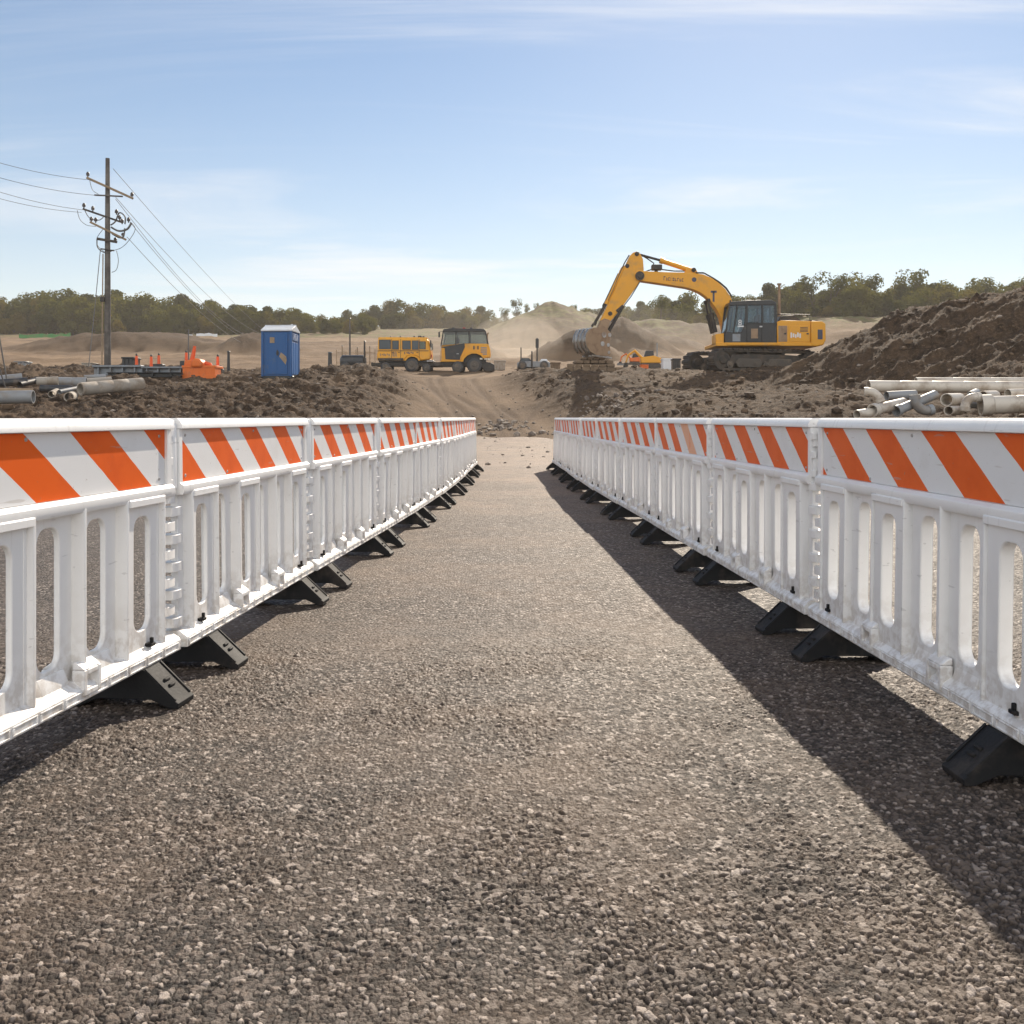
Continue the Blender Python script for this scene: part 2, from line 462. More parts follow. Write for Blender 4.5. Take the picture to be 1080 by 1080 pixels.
# ------------------------------------------------------------------ mesh builder
class MB:
    def __init__(s): s.v = []; s.f = []

    def add(s, vs, fs):
        o = len(s.v); s.v += [tuple(p) for p in vs]; s.f += [tuple(i + o for i in f) for f in fs]
        return s

    def box(s, x0, x1, y0, y1, z0, z1):
        return s.add([(x0, y0, z0), (x1, y0, z0), (x1, y1, z0), (x0, y1, z0), (x0, y0, z1), (x1, y0, z1), (x1, y1, z1), (x0, y1, z1)],
                     [(0, 3, 2, 1), (4, 5, 6, 7), (0, 1, 5, 4), (1, 2, 6, 5), (2, 3, 7, 6), (3, 0, 4, 7)])

    def prism(s, poly, a, b, axis='y'):
        """poly (two coordinates) swept from a to b along an axis: 'y' -> (x,z), 'x' -> (y,z), 'z' -> (x,y)"""
        n = len(poly)
        ar = sum(poly[i][0] * poly[(i + 1) % n][1] - poly[(i + 1) % n][0] * poly[i][1] for i in range(n))
        if ar < 0: poly = poly[::-1]
        mk = {'y': lambda p, t: (p[0], t, p[1]), 'x': lambda p, t: (t, p[0], p[1]), 'z': lambda p, t: (p[0], p[1], t)}[axis]
        vs = [mk(p, a) for p in poly] + [mk(p, b) for p in poly]
        side = [(i, (i + 1) % n, n + (i + 1) % n, n + i) for i in range(n)]
        caps = [tuple(range(n))[::-1], tuple(range(n, 2 * n))]
        if axis == 'y': fs = [f[::-1] for f in side + caps]
        else: fs = side + caps
        return s.add(vs, fs)

    def tube(s, path, r, seg=12, wall=None, caps=True):
        """a tube along a list of points; r a number or a list; wall makes it a hollow pipe"""
        P = [Vector(p) for p in path]
        R = r if isinstance(r, (list, tuple)) else [r] * len(P)
        up = Vector((0, 0, 1)); vs = []; fs = []
        t0 = (P[1] - P[0]).normalized()
        if abs(t0.dot(up)) > .95: up = Vector((1, 0, 0))
        nrm = t0.cross(up).normalized()
        def rings(off, flip):
            nonlocal nrm
            n = nrm.copy(); base = len(vs)
            for i, p in enumerate(P):
                t = (P[min(i + 1, len(P) - 1)] - P[max(i - 1, 0)]).normalized()
                n = (n - t * n.dot(t)).normalized(); bi = t.cross(n)
                for k in range(seg):
                    a = 2 * PI * k / seg
                    vs.append(p + (n * math.cos(a) + bi * math.sin(a)) * max(1e-4, R[i] - off))
            for i in range(len(P) - 1):
                for k in range(seg):
                    q = (base + i * seg + k, base + i * seg + (k + 1) % seg, base + (i + 1) * seg + (k + 1) % seg, base + (i + 1) * seg + k)
                    fs.append(q[::-1] if flip else q)
            return base
        b0 = rings(0, False)
        if wall:
            b1 = rings(wall, True); L = (len(P) - 1) * seg
            for k in range(seg):
                k2 = (k + 1) % seg
                fs.append((b0 + k2, b0 + k, b1 + k, b1 + k2)); fs.append((b0 + L + k, b0 + L + k2, b1 + L + k2, b1 + L + k))
        elif caps:
            L = (len(P) - 1) * seg
            fs.append(tuple(range(b0, b0 + seg))[::-1]); fs.append(tuple(range(b0 + L, b0 + L + seg)))
        return s.add(vs, fs)

    def disc(s, c, r, y0, y1, seg=20):
        return s.tube([(c[0], y0, c[1]), (c[0], y1, c[1])], r, seg)

    def slot_plate(s, x0, x1, z0, z1, sx0, sx1, sz0, sz1, r, h, cham=.012, k=6, yo=0.0):
        """a plate of half thickness h with a rounded slot through it, chamfered on both faces"""
        def outline(g):
            pts = []; out = []
            rr = r + g
            for (cx, cz, a0, ex, ez) in ((sx1 - r, sz1 - r, 0, x1, z1), (sx0 + r, sz1 - r, 90, x0, z1), (sx0 + r, sz0 + r, 180, x0, z0), (sx1 - r, sz0 + r, 270, x1, z0)):
                for i in range(k + 1):
                    a = math.radians(a0 + 90 * i / k); ca, sa = math.cos(a), math.sin(a); m = max(abs(ca), abs(sa))
                    pts.append((cx + rr * ca, cz + rr * sa))
                    out.append((cx + abs(ex - cx) * ca / m, cz + abs(ez - cz) * sa / m))
            return pts, out
        inn, outp = outline(0); big, _ = outline(cham); n = len(inn)
        rings = [(outp, -h), (big, -h), (inn, -h + cham), (inn, h - cham), (big, h), (outp, h)]
        vs = [(p[0], y + yo, p[1]) for ring, y in rings for p in ring]; fs = []
        for q in range(6):
            q2 = (q + 1) % 6
            for i in range(n):
                j = (i + 1) % n
                fs.append((q * n + i, q * n + j, q2 * n + j, q2 * n + i))
        return s.add(vs, [f for f in fs])

    def build(s, name, m, parent=None, bevel=0, seg=2, angle=35, smooth=True, loc=None, fix=True):
        me = bpy.data.meshes.new(name)
        me.from_pydata(s.v, [], s.f)
        if fix:
            bm = bmesh.new(); bm.from_mesh(me); bmesh.ops.recalc_face_normals(bm, faces=bm.faces); bm.to_mesh(me); bm.free()
        if smooth:
            me.polygons.foreach_set('use_smooth', [True] * len(me.polygons)); me.set_sharp_from_angle(angle=math.radians(angle))
        me.materials.append(m)
        o = bpy.data.objects.new(name, me); COL.objects.link(o)
        if parent: o.parent = parent
        if loc: o.location = loc
        if bevel:
            bv = o.modifiers.new('bevel', 'BEVEL'); bv.width = bevel; bv.segments = seg; bv.limit_method = 'ANGLE'
            bv.angle_limit = math.radians(40); bv.harden_normals = False
        return o


def tag(o, label=None, cat=None, group=None, kind=None):
    if label: o['label'] = label
    if cat: o['category'] = cat
    if group: o['group'] = group
    if kind: o['kind'] = kind
    return o


def thing(name, label, cat, loc=(0, 0, 0), rz=0, group=None):
    o = bpy.data.objects.new(name, None); COL.objects.link(o)
    o.location = loc; o.rotation_euler = (0, 0, rz); o.empty_display_size = .2
    return tag(o, label, cat, group)


def copy_tree(o, parent=None):
    c = o.copy(); COL.objects.link(c); c.parent = parent
    for ch in list(o.children): copy_tree(ch, c)
    return c


def grid_mesh(name, X, Y, Z, m, attr=None, cols=None):
    nr, nc = X.shape
    co = np.stack([X, Y, Z], -1).reshape(-1, 3).astype(np.float32)
    idx = np.arange(nr * nc).reshape(nr, nc)
    q = np.stack([idx[:-1, :-1], idx[:-1, 1:], idx[1:, 1:], idx[1:, :-1]], -1).reshape(-1, 4)
    me = bpy.data.meshes.new(name)
    me.vertices.add(len(co)); me.vertices.foreach_set('co', co.ravel())
    me.loops.add(q.size); me.loops.foreach_set('vertex_index', q.ravel().astype(np.int32))
    me.polygons.add(len(q)); me.polygons.foreach_set('loop_start', np.arange(0, q.size, 4, dtype=np.int32))
    me.polygons.foreach_set('use_smooth', np.ones(len(q), bool))
    me.update(calc_edges=True)
    if attr:
        a = me.color_attributes.new(attr, 'FLOAT_COLOR', 'POINT')
        a.data.foreach_set('color', np.concatenate([cols.reshape(-1, 3), np.ones((nr * nc, 1))], 1).astype(np.float32).ravel())
    me.materials.append(m)
    o = bpy.data.objects.new(name, me); COL.objects.link(o)
    return o


# ------------------------------------------------------------------ the ground
def geo(a, b, step0, ratio):
    out = [a]
    while out[-1] < b: out.append(out[-1] + max(step0, out[-1] * ratio))
    return out


rowsY = np.array(list(np.linspace(-40, 10, 12)) + geo(11, 62, .09, .0030)[0:] + geo(62.5, 270, .4, .0075) + list(np.geomspace(280, 640, 26)))
cs = np.concatenate([-np.geomspace(3.2, .82, 26)[:-1], np.linspace(-.8, .8, 900), np.geomspace(.82, 3.2, 26)[1:]])
GY = np.repeat(rowsY[:, None], len(cs), 1)
GX = cs[None, :] * (np.clip(GY, 14, None) ** .97)
GX = np.clip(GX, -620, 620)
GZ = height(GX, GY)
mm_ = np.sqrt(((GX - 26.5) / 18.) ** 2 + ((GY - 39) / 12.5) ** 2)
dry = 1 - rough(GX, GY) * (1 - .93 * sstep(50, 64, GY + 5 * fbm(GX * .2, GY * .2, 2, 8)))
dry = np.maximum(dry, .45 * sstep(-.05, .5, fbm(GX * .25, GY * .12, 4, 15)) * (1 - sstep(45, 55, GY)))
dry = np.maximum(dry, .14 * sstep(1.0, 4.0, GX) * sstep(24, 30, GY))
dry = dry * (.35 + .65 * sstep(.9, 1.06, mm_)) + .28 * (1 - sstep(.9, 1.06, mm_)) * sstep(0, .4, fbm(GX * .3, GY * .3, 3, 18))
for (mx, my, h, rx, ry, p) in MOUNDS[2:10]:
    d = np.sqrt(((GX - mx) / rx) ** 2 + ((GY - my) / ry) ** 2)
    dry = dry * (1 - .80 * (1 - sstep(.45, 1.05, d)))
dry = dry * (.72 + .28 * sstep(48, 62, GY)) * (.72 + .28 * sstep(-.25, .2, fbm(GX * .09, GY * .22, 4, 57)))
grass = sstep(.45, .9, 1 - np.sqrt(((GX - 8) / 26.) ** 2 + ((GY - 150) / 26.) ** 2) + .35) * .9
grass = np.maximum(grass, sstep(165, 185, GY))
grass = np.maximum(grass, sstep(24, 40, GX) * sstep(140, 150, GY))
g = grid_mesh('ground', GX, GY, GZ, M['dirt'], 'soil', np.stack([np.clip(dry, 0, 1), np.clip(grass, 0, 1), ruts(GX, GY)], -1))
tag(g, kind='structure')

# asphalt: one sheet, its stones real relief near the camera and finer shading farther off
aY = np.array(list(np.linspace(-12, 1.3, 8)) + geo(1.36, 5.6, .0028, .00125) + geo(5.62, 37, .03, .0055))
ac = np.concatenate([-np.geomspace(14, .62, 22)[:-1], np.linspace(-.61, .61, 1240), np.geomspace(.62, 14, 22)[1:]])
AY = np.repeat(aY[:, None], len(ac), 1)
AX = ac[None, :] * np.clip(AY, 1.3, 9.0)
AX = np.where(np.abs(ac)[None, :] <= .611, ac[None, :] * np.clip(AY, 1.3, None), np.sign(ac)[None, :] * np.maximum(np.abs(AX), np.abs(ac[None, :]) * np.clip(AY, 1.3, 9) * 1.0 + .61 * np.clip(AY - 9, 0, None)))
NB_ = int(np.searchsorted(aY, 5.62)); FX, FY = AX, AY; AX, AY = AX[:NB_], AY[:NB_]
wxn = .005 * fbm(AX * 60, AY * 60, 2, 201); wyn = .006 * fbm(AX * 60 + 9, AY * 60 + 4, 2, 203)
b1, s1, r1, t1 = worley(AX + wxn, AY + wyn, .0132, 3)
b2, s2, r2, t2 = worley(AX + 5.1 + wxn * 1.3, AY + 2.7 + wyn * 1.3, .0215, 13)
e1 = np.clip((s1 - b1) * 1.6, 0, 1); e2 = np.clip((s2 - b2) * 1.6, 0, 1)
patch = fbm(AX * 3.1, AY * 3.1, 3, 23)
h1 = np.clip(np.clip(e1 * 2.2, 0, 1) ** .6 * (.30 + .70 * r1 + 1.1 * t1), 0, 1.3)
h2 = np.clip(np.clip(e2 * 2.6, 0, 1) ** .6 * (.75 + 1.2 * t2), 0, 1.3) * sstep(.62, .95, r2 + .22 * patch)
use2 = h2 > h1 * .75
near = (1 - sstep(4.2, 5.5, AY)) * (np.abs(ac)[None, :] < .612) * sstep(1.3, 1.5, AY)
rel = np.where(use2, .0098 * h2, .0078 * h1) * (.75 + .5 * sstep(-.35, .35, patch)) + .0012 * fbm(AX * 90, AY * 90, 2, 205)
stone = np.where(use2, r2 * .6 + .4 * _hash((r2 * 9999).astype(np.int64), (r2 * 77777).astype(np.int64), 5), r1)
gap = np.where(use2, np.clip(e2 * 2.4 - .1, 0, 1), np.clip(e1 * 2.0 - .1, 0, 1))
pad = lambda a: np.concatenate([a, np.zeros((len(aY) - NB_, len(ac)))], 0)
stone, gap, near, rel = pad(stone), pad(gap), pad(near), pad(rel); AX, AY = FX, FY
AZ = np.interp(AY, C_Y, C_Z) + near * rel + .010 * fbm(AX * .7, AY * .7, 3, 29) + .004
AZ = AZ - .35 * sstep(33.2, 36.0, AY + 1.5 * fbm(AX * .6, AY * .6, 3, 37))
AZ = AZ + sstep(9, 13, np.abs(AX)) * 0
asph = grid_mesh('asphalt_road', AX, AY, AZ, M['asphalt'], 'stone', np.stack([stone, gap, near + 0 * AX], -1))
tag(asph, kind='structure')
asph.location = (0, 0, 0)


# ------------------------------------------------------------------ scattered earth and stones (uncountable)
def lump_proto(sub=1):
    bm = bmesh.new(); bmesh.ops.create_icosphere(bm, subdivisions=sub, radius=1)
    v = np.array([p.co[:] for p in bm.verts]); f = [[w.index for w in q.verts] for q in bm.faces]; bm.free()
    return v, np.array(f)


def scatter(name, pts, sizes, m, label, seed):
    rng = np.random.RandomState(seed); v, f = lump_proto(1); V = []; F = []
    for i, (p, s) in enumerate(zip(pts, sizes)):
        w = v * (1 + .38 * (rng.rand(len(v), 1) - .5) * 1.6) * np.array([s * rng.uniform(.7, 1.5), s * rng.uniform(.7, 1.3), s * rng.uniform(.45, .9)])
        a = rng.rand() * 6.28; R = np.array([[math.cos(a), -math.sin(a), 0], [math.sin(a), math.cos(a), 0], [0, 0, 1]])
        V.append(w @ R.T + p); F.append(f + i * len(v))
    V = np.concatenate(V); F = np.concatenate(F)
    me = bpy.data.meshes.new(name); me.from_pydata(V.tolist(), [], F.tolist()); me.materials.append(m)
    o = bpy.data.objects.new(name, me); COL.objects.link(o)
    return tag(o, label, 'rubble', kind='stuff')


rng = np.random.RandomState(4)
n = 15000
Yc = 18 + 34 * rng.rand(n) ** .9; Xc = (rng.rand(n) - .5) * 1.25 * Yc
keep = (rough(Xc, Yc) > .35) & (rng.rand(n) < .25 + .75 * sstep(-.1, .3, fbm(Xc * .35, Yc * .35, 3, 99)))
Xc, Yc = Xc[keep], Yc[keep]
sz = .018 + .13 * rng.rand(len(Xc)) ** 7 + .03 * rng.rand(len(Xc))
scatter('earth_clods', np.stack([Xc, Yc, height(Xc, Yc) + sz * .25], 1), sz, M['clod'], 'loose brown earth clods littering the churned banks', 5)
n = 2600
Yc = 20 + 30 * rng.rand(n); Xc = (rng.rand(n) - .5) * 1.2 * Yc
sz = .012 + .06 * rng.rand(n) ** 6
scatter('loose_stones', np.stack([Xc, Yc, np.where(rough(Xc, Yc) > .3, height(Xc, Yc), np.interp(Yc, C_Y, C_Z) * (Yc < 35) + height(Xc, Yc) * (Yc >= 35)) + sz * .3], 1), sz, M['pebble'],
        'pale stones strewn over the brown earth', 6)
# rubble along the end of the asphalt
n = 700
Yc = 34.2 + 3.6 * rng.rand(n); Xc = -2.5 + 9 * rng.rand(n)
kp = fbm(Xc * .8, Yc * .8, 2, 123) > -.05
Xc, Yc = Xc[kp], Yc[kp]; sz = .03 + .10 * rng.rand(len(Xc)) ** 4
scatter('broken_rubble', np.stack([Xc, Yc, height(Xc, Yc) + sz * .3], 1), sz, M['pebble'], 'grey broken rubble heaped where the asphalt ends', 8)


# ------------------------------------------------------------------ barriers
def make_barrier(h):
    root = thing('traffic_barrier', 'x', 'barrier')
    b = MB()
    rail = [(-.046, .988), (-.046, .998), (-.036, 1.022), (-.024, 1.03), (.024, 1.03), (.036, 1.022), (.046, .998), (.046, .988)]
    b.prism(rail, .034, 1.972, 'x')
    b.box(.05, 1.95, -.019, .019, .765, .990)
    b.box(.034, .068, -.034, .034, .735, .9865); b.box(1.932, 1.970, -.034, .034, .735, .9865)
    low = [(-.034, .776), (-.050, .764), (-.053, .742), (-.046, .728), (.046, .728), (.053, .742), (.050, .764), (.034, .776)]
    b.prism(low, .036, 1.968, 'x')
    raised = (1, 0, 1, 0, 0, 1); pitch = .29; xs = .13
    for i in range(6):
        x0 = xs + i * pitch
        c = x0 + pitch / 2
        if raised[i]:
            b.box(x0 + .010, x0 + .026, -.0345, .015, .18, .742); b.box(x0 + pitch - .026, x0 + pitch - .010, -.0345, .015, .18, .742)
            b.slot_plate(x0 + .012, x0 + pitch - .012, .18, .742, c - .062, c + .062, .262, .672, .046, h, .004, yo=-.022)
            b.prism([(-.058, .715), (-.058, .738), (-.046, .747), (.046, .747), (.058, .738), (.058, .715)], x0 + .006, x0 + pitch - .006, 'x')
        else:
            b.slot_plate(x0 - .002, x0 + pitch + .002, .18, .742, c - .062, c + .062, .255, .692, .048, h, .004)
            b.prism([(-.036, .18), (-.036, .200), (-.018, .243), (.010, .243), (.010, .18)], c - .075, c + .075, 'x')
    for i in range(7):
        x = xs + i * pitch
        b.prism([(x - .011, -.041), (x - .005, -.053), (x + .005, -.053), (x + .011, -.041), (x + .011, .014), (x - .011, .014)], .182, .741, 'z')
    sk = [(-.066, .135), (-.066, .172), (-.060, .180), (-.034, .198), (.034, .198), (.060, .180), (.066, .172), (.066, .135)]
    b.prism(sk, .016, 1.984, 'x')
    for i in range(14):
        for sgn in (-1, 1):
            x0 = .035 + i * .1385
            y0, y1 = sorted((sgn * .0655, sgn * .0690))
            for (a0, a1, c0, c1) in ((0, .125, .139, .1445), (0, .125, .1625, .168), (0, .008, .1445, .1625), (.117, .125, .1445, .1625)):
                b.box(x0 + a0, x0 + a1, y0, y1, c0, c1)
    # interlocking knuckles at both ends
    b.box(.060, .122, -.014, .014, .19, .735); b.box(1.878, 1.940, -.014, .014, .19, .735)
    for k in range(5):
        z = .215 + k * .108
        b.prism([(-.020, -.024), (.0, -.034), (.062, -.034), (.075, -.02), (.075, .02), (.062, .034), (.0, .034), (-.020, .024)], z, z + .036, 'z')
        z += .053
        b.prism([(2.020, -.024), (2.0, -.034), (1.938, -.034), (1.925, -.02), (1.925, .02), (1.938, .034), (2.0, .034), (2.020, .024)], z, z + .036, 'z')
    b.tube([(.014, 0, .755), (.014, 0, 1.0), (.016, 0, 1.022)], [.030, .030, .020], 14)
    b.box(1.972, 1.986, -.024, .024, .79, .85); b.box(1.972, 1.986, -.024, .024, .90, .95)
    for k in range(3):
        z = .762 + k * .085
        b.box(1.970, 1.992, -.031, -.012, z, z + .03); b.box(1.970, 1.992, .012, .031, z, z + .03)
    b.build('panel', M['white_plastic'], root, .0042, 2)
    sh = MB(); sh.box(.07, 1.93, -.0235, -.0196, .778, .986); sheet = sh.build('reflective_sheet', M['stripes'], root)
    sh2 = MB(); sh2.box(.07, 1.93, .0196, .0235, .778, .986); s2 = sh2.build('reflective_sheet', M['stripes'], root)
    for s_, y in ((sheet, -.0235), (s2, .0265)):
        s_['stripe_phase'] = .0; s_['faded_stripe'] = -99.0
    for (x, z) in ((.12, .80), (.12, .962), (1.88, .80), (1.88, .962), (1.0, .968), (.62, .79)):
        bo = MB(); bo.tube([(x, -.0232, z), (x, -.0270, z)], [.007, .005], 10); bo.build('bolt', M['steel'], sheet)
    for x in (.72, 1.30):
        for sgn in (-1, 1):
            k = MB()
            y0, y1 = sorted((sgn * .030, sgn * .0725))
            k.box(x - .055, x - .034, y0, y1, .150, .232); k.box(x + .034, x + .055, y0, y1, .150, .232)
            k.box(x - .034, x + .034, y0, y1, .214, .232); k.box(x - .034, x + .034, y0, y1, .150, .168)
            k.prism([(sgn * .03, .2325), (sgn * .072, .2325), (sgn * .04, .256), (sgn * .03, .256)], x - .052, x + .052, 'x')
            k.build('lifting_bracket', M['white_plastic'], root, .004, 2)
    for x in (.235, 1.765):
        for sgn in (-1, 1):
            k = MB(); y0, y1 = sorted((sgn * .030, sgn * .058))
            k.box(x - .018, x + .018, y0, y1, .196, .208); k.box(x - .006, x + .006, *sorted((sgn * .044, sgn * .056)), .207, .228)
            k.build('foot_clip', M['black_rubber'], root, .002, 1)
    for x in (.28, 1.72):
        k = MB()
        w = .068
        prof = [(-.199, .0), (-.202, .018), (-.190, .026), (-.076, .134), (.076, .134), (.190, .026), (.202, .018), (.199, .0), (.17, 0), (.10, .03), (-.10, .03), (-.17, 0)]
        k.prism(prof, x - w, x + w, 'x')
        for sgn in (-1, 1):
            for (u, hw) in ((.45, .012), (.62, .012)):
                y = sgn * (.076 + .114 * u); z = .134 - .108 * u
                k.tube([(x - .02, y, z + .002), (x + .02, y, z + .002)], .007, 8)
            k.prism([(sgn * .076, .134), (sgn * .190, .026), (sgn * .190, .033), (sgn * .076, .1405)], x - w, x - w + .012, 'x')
            k.prism([(sgn * .076, .134), (sgn * .190, .026), (sgn * .190, .033), (sgn * .076, .1405)], x + w - .012, x + w, 'x')
        k.build('foot', M['black_rubber'], root, .005, 2)
    return root


ORD = ['nearest', 'second', 'third', 'fourth', 'fifth', 'sixth', 'seventh', 'eighth', 'ninth and farthest']
protos = {-1: make_barrier(.0105), 1: make_barrier(.0228)}
LX = ([0, 2, 4, 6, 8, 10, 12, 14, 16, 18, 20, 30], [-1.80, -1.545, -1.333, -1.205, -1.083, -.968, -.875, -.82, -.79, -.768, -.748, -.66])
RX = ([0, 2.65, 4.65, 6.65, 8.65, 10.65, 12.65, 14.65, 16.65, 18.65, 20.65, 30], [1.60, 1.47, 1.40, 1.325, 1.245, 1.165, 1.085, 1.02, .965, .915, .87, .66])
used = False; jr = random.Random(3)
for side, tab, y0 in ((-1, LX, 2.0), (1, RX, 2.65)):
    y = y0
    for i in range(9):
        x = float(np.interp(y, *tab)); yn = y + 2.0
        for _ in range(4):
            xn = float(np.interp(yn, *tab)); yn = y + math.sqrt(4.0 - (xn - x) ** 2)
        xn = float(np.interp(yn, *tab))
        o = protos[side] if i == 0 else copy_tree(protos[side])
        a = math.atan2(yn - y, xn - x)
        if side < 0:
            o.location = (x, y, .008); o.rotation_euler = (0, 0, a); ph = .27
        else:
            o.location = (xn, yn, .008); o.rotation_euler = (0, 0, a + PI); ph = .04
        o.rotation_euler.x = jr.gauss(0, .010); o.rotation_euler.z += jr.gauss(0, .005)
        row = 'left' if side < 0 else 'right'
        lab = 'white slotted plastic barrier with orange diagonal stripes, %s in the %s-hand row' % (ORD[i], row)
        if side > 0 and i == 2: lab = 'white slotted plastic barrier with one faded orange stripe, third in the right-hand row'
        tag(o, lab, 'barrier', 'white and orange barriers lining the walkway')
        for ch in o.children:
            if ch.name.startswith('reflective_sheet'):
                ch['stripe_phase'] = ph + .035 * math.sin(i * 2.1 + side); ch['faded_stripe'] = 2.0 if (side > 0 and i == 2) else -99.0
        x, y = xn, yn
        # next panel starts where this one ends

def at(px, py, Y):
    return Vector((wx(px, Y), Y, wz(py, Y)))


# ------------------------------------------------------------------ trees
def make_crown(seed, h, wdt, n, leaf, open_=False, mname='leaf_olive'):
    """leaf-sized faces gathered in clumps through the crown"""
    rg = np.random.RandomState(seed); lobes = []
    nl = 15 if not open_ else 18
    for i in range(nl):
        t = rg.rand(); zz = .20 + .74 * t
        prof = math.sqrt(max(.05, 1 - ((zz - .50) / .50) ** 2)) if not open_ else (.45 + .6 * t)
        a = rg.rand() * 6.283; rr = wdt * .5 * prof * rg.uniform(.3, .88)
        lobes.append((rr * math.cos(a), rr * math.sin(a), zz * h, wdt * rg.uniform(.19, .30) * (1 if not open_ else .8)))
    L = np.array(lobes); k = rg.randint(0, nl, n)
    d = rg.normal(size=(n, 3)); d /= np.linalg.norm(d, axis=1)[:, None]
    rad = L[k, 3] * np.where(rg.rand(n) < .75, rg.uniform(.84, 1.06, n), rg.uniform(.3, .9, n))
    c = L[k, :3] + d * rad[:, None] * np.array([1, 1, .82])
    nr = d * 1.0 + rg.normal(size=(n, 3)) * .32 + np.array([0, 0, .1]); nr /= np.linalg.norm(nr, axis=1)[:, None]
    t1 = np.cross(nr, rg.normal(size=(n, 3))); t1 /= np.linalg.norm(t1, axis=1)[:, None]; t2 = np.cross(nr, t1)
    s = leaf * rg.uniform(.6, 1.35, (n, 1))
    V = np.stack([c - t1 * s, c + t2 * s * .65, c + t1 * s, c - t2 * s * .65], 1).reshape(-1, 3)
    F = np.arange(n * 4).reshape(-1, 4)
    me = bpy.data.meshes.new('crown'); me.from_pydata(V.tolist(), [], F.tolist()); me.materials.append(M[mname])
    return me, lobes


def make_tree(seed, h, wdt, n, leaf, open_=False, mname='leaf_olive'):
    root = thing('broadleaf_tree', 'x', 'tree')
    me, lobes = make_crown(seed, h, wdt, n, leaf, open_, mname)
    c = bpy.data.objects.new('crown', me); COL.objects.link(c); c.parent = root
    b = MB(); r = h * .022
    b.tube([(0, 0, -.3), (r * .5, 0, h * .2), (-r, r, h * .42), (0, 0, h * .7)], [r * 1.3, r, r * .8, r * .35], 8)
    for (x, y, z, q) in lobes[:7]:
        b.tube([(0, 0, h * .25), (x * .45, y * .45, z * .7), (x, y, z)], [r * .5, r * .34, r * .12], 6)
    b.build('trunk', M['bark'], root)
    return root


PROT = [make_tree(1, 7.4, 6.4, 3000, .27), make_tree(2, 6.6, 7.0, 3000, .27, False, 'leaf_tan'), make_tree(3, 8.2, 6.4, 3200, .27, False, 'leaf_dark'),
        make_tree(4, 7.0, 7.6, 3200, .27, False, 'leaf_olive'), make_tree(5, 6.0, 5.4, 2600, .25, False, 'leaf_dark')]
OPEN = [make_tree(11, 7.2, 5.2, 1500, .17, True, 'leaf_dark'), make_tree(12, 6.2, 4.6, 1300, .17, True, 'leaf_olive')]
used_t = set()


def plant(pr, x, y, s, label, group, sink=1.0, sz=1.0):
    o = pr if pr not in used_t else copy_tree(pr)
    used_t.add(pr)
    o.location = (x, y, ground(x, y) - sink * s); o.scale = (s, s, s * sz); o.rotation_euler = (0, 0, random.uniform(0, 6.28))
    tag(o, label, 'tree', group)
    return o


tr = random.Random(21)
KIND = ['rounded olive green tree', 'yellowish autumn tree', 'dark green tree', 'broad olive green tree', 'small dark tree']
# the wood behind the field on the left
for row, (Yr, pa, pb, step, s0) in enumerate(((193, -14, 385, 13.5, .80), (203, -20, 392, 14.5, .98), (214, -14, 396, 16, 1.12))):
    px = pa
    while px < pb:
        k = tr.randrange(5)
        Yt = Yr + tr.uniform(-4, 4)
        tall = 1.20 - .0023 * abs(px - 70)
        s = s0 * tall * tr.uniform(.70, 1.2)
        plant(PROT[k], wx(px, Yt), Yt, s, '%s in the wood behind the field on the left' % KIND[k], 'trees of the left wood')
        px += step * tr.uniform(.75, 1.25)
# hazier wood behind the yellow vehicles
for row, (Yr, pa, pb, step, s0) in enumerate(((246, 372, 520, 11, .66), (262, 366, 525, 12, .84), (300, 590, 720, 13, .85), (262, 640, 720, 13, .6), (252, 455, 545, 11, .6), (285, 600, 720, 11, .95))):
    px = pa
    while px < pb:
        k = tr.randrange(5); Yt = Yr + tr.uniform(-5, 5)
        s = s0 * tr.uniform(.68, 1.25) * (1.18 if 400 < px < 470 else .9)
        plant(PROT[k], wx(px, Yt), Yt, s, '%s in the hazy wood behind the hill' % KIND[k], 'trees of the hazy wood')
        px += step * tr.uniform(.75, 1.25)
# the bank on the right
for row, (Yr, pa, pb, step, s0) in enumerate(((158, 880, 1000, 13, .64), (165, 872, 1020, 14, .70), (172, 740, 1080, 15, .68), (182, 690, 1100, 17, .80))):
    px = pa
    while px < pb:
        k = tr.randrange(5); Yt = Yr + tr.uniform(-3, 3)
        s = s0 * tr.uniform(.66, 1.22)
        plant(PROT[k], wx(px, Yt), Yt, s, '%s on the bank behind the excavator and spoil heap' % KIND[k], 'trees of the right bank')
        px += step * tr.uniform(.75, 1.3)
for (px, Yt, s, k) in ((858, 163, 1.06, 0), (877, 163, 1.12, 0), (898, 164, 1.24, 1), (911, 165, 1.14, 0), (697, 160, .86, 0), (722, 162, .9, 1), (838, 166, .9, 1), (1041, 168, 1.05, 0), (960, 170, 1.25, 0)):
    plant(OPEN[k], wx(px, Yt), Yt, s, 'thin see-through tree standing above the right bank', 'thin trees of the right bank')
for (px, Yt, s) in ((521, 148, .36), (532, 147, .42), (545, 145, .40), (585, 150, .22), (566, 149, .24), (606, 150, .26), (556, 147, .26), (618, 152, .26), (632, 154, .3)):
    plant(OPEN[tr.randrange(2)], wx(px, Yt), Yt, s, 'small dark tree on the shoulder of the bare hill', 'small trees on the hill')

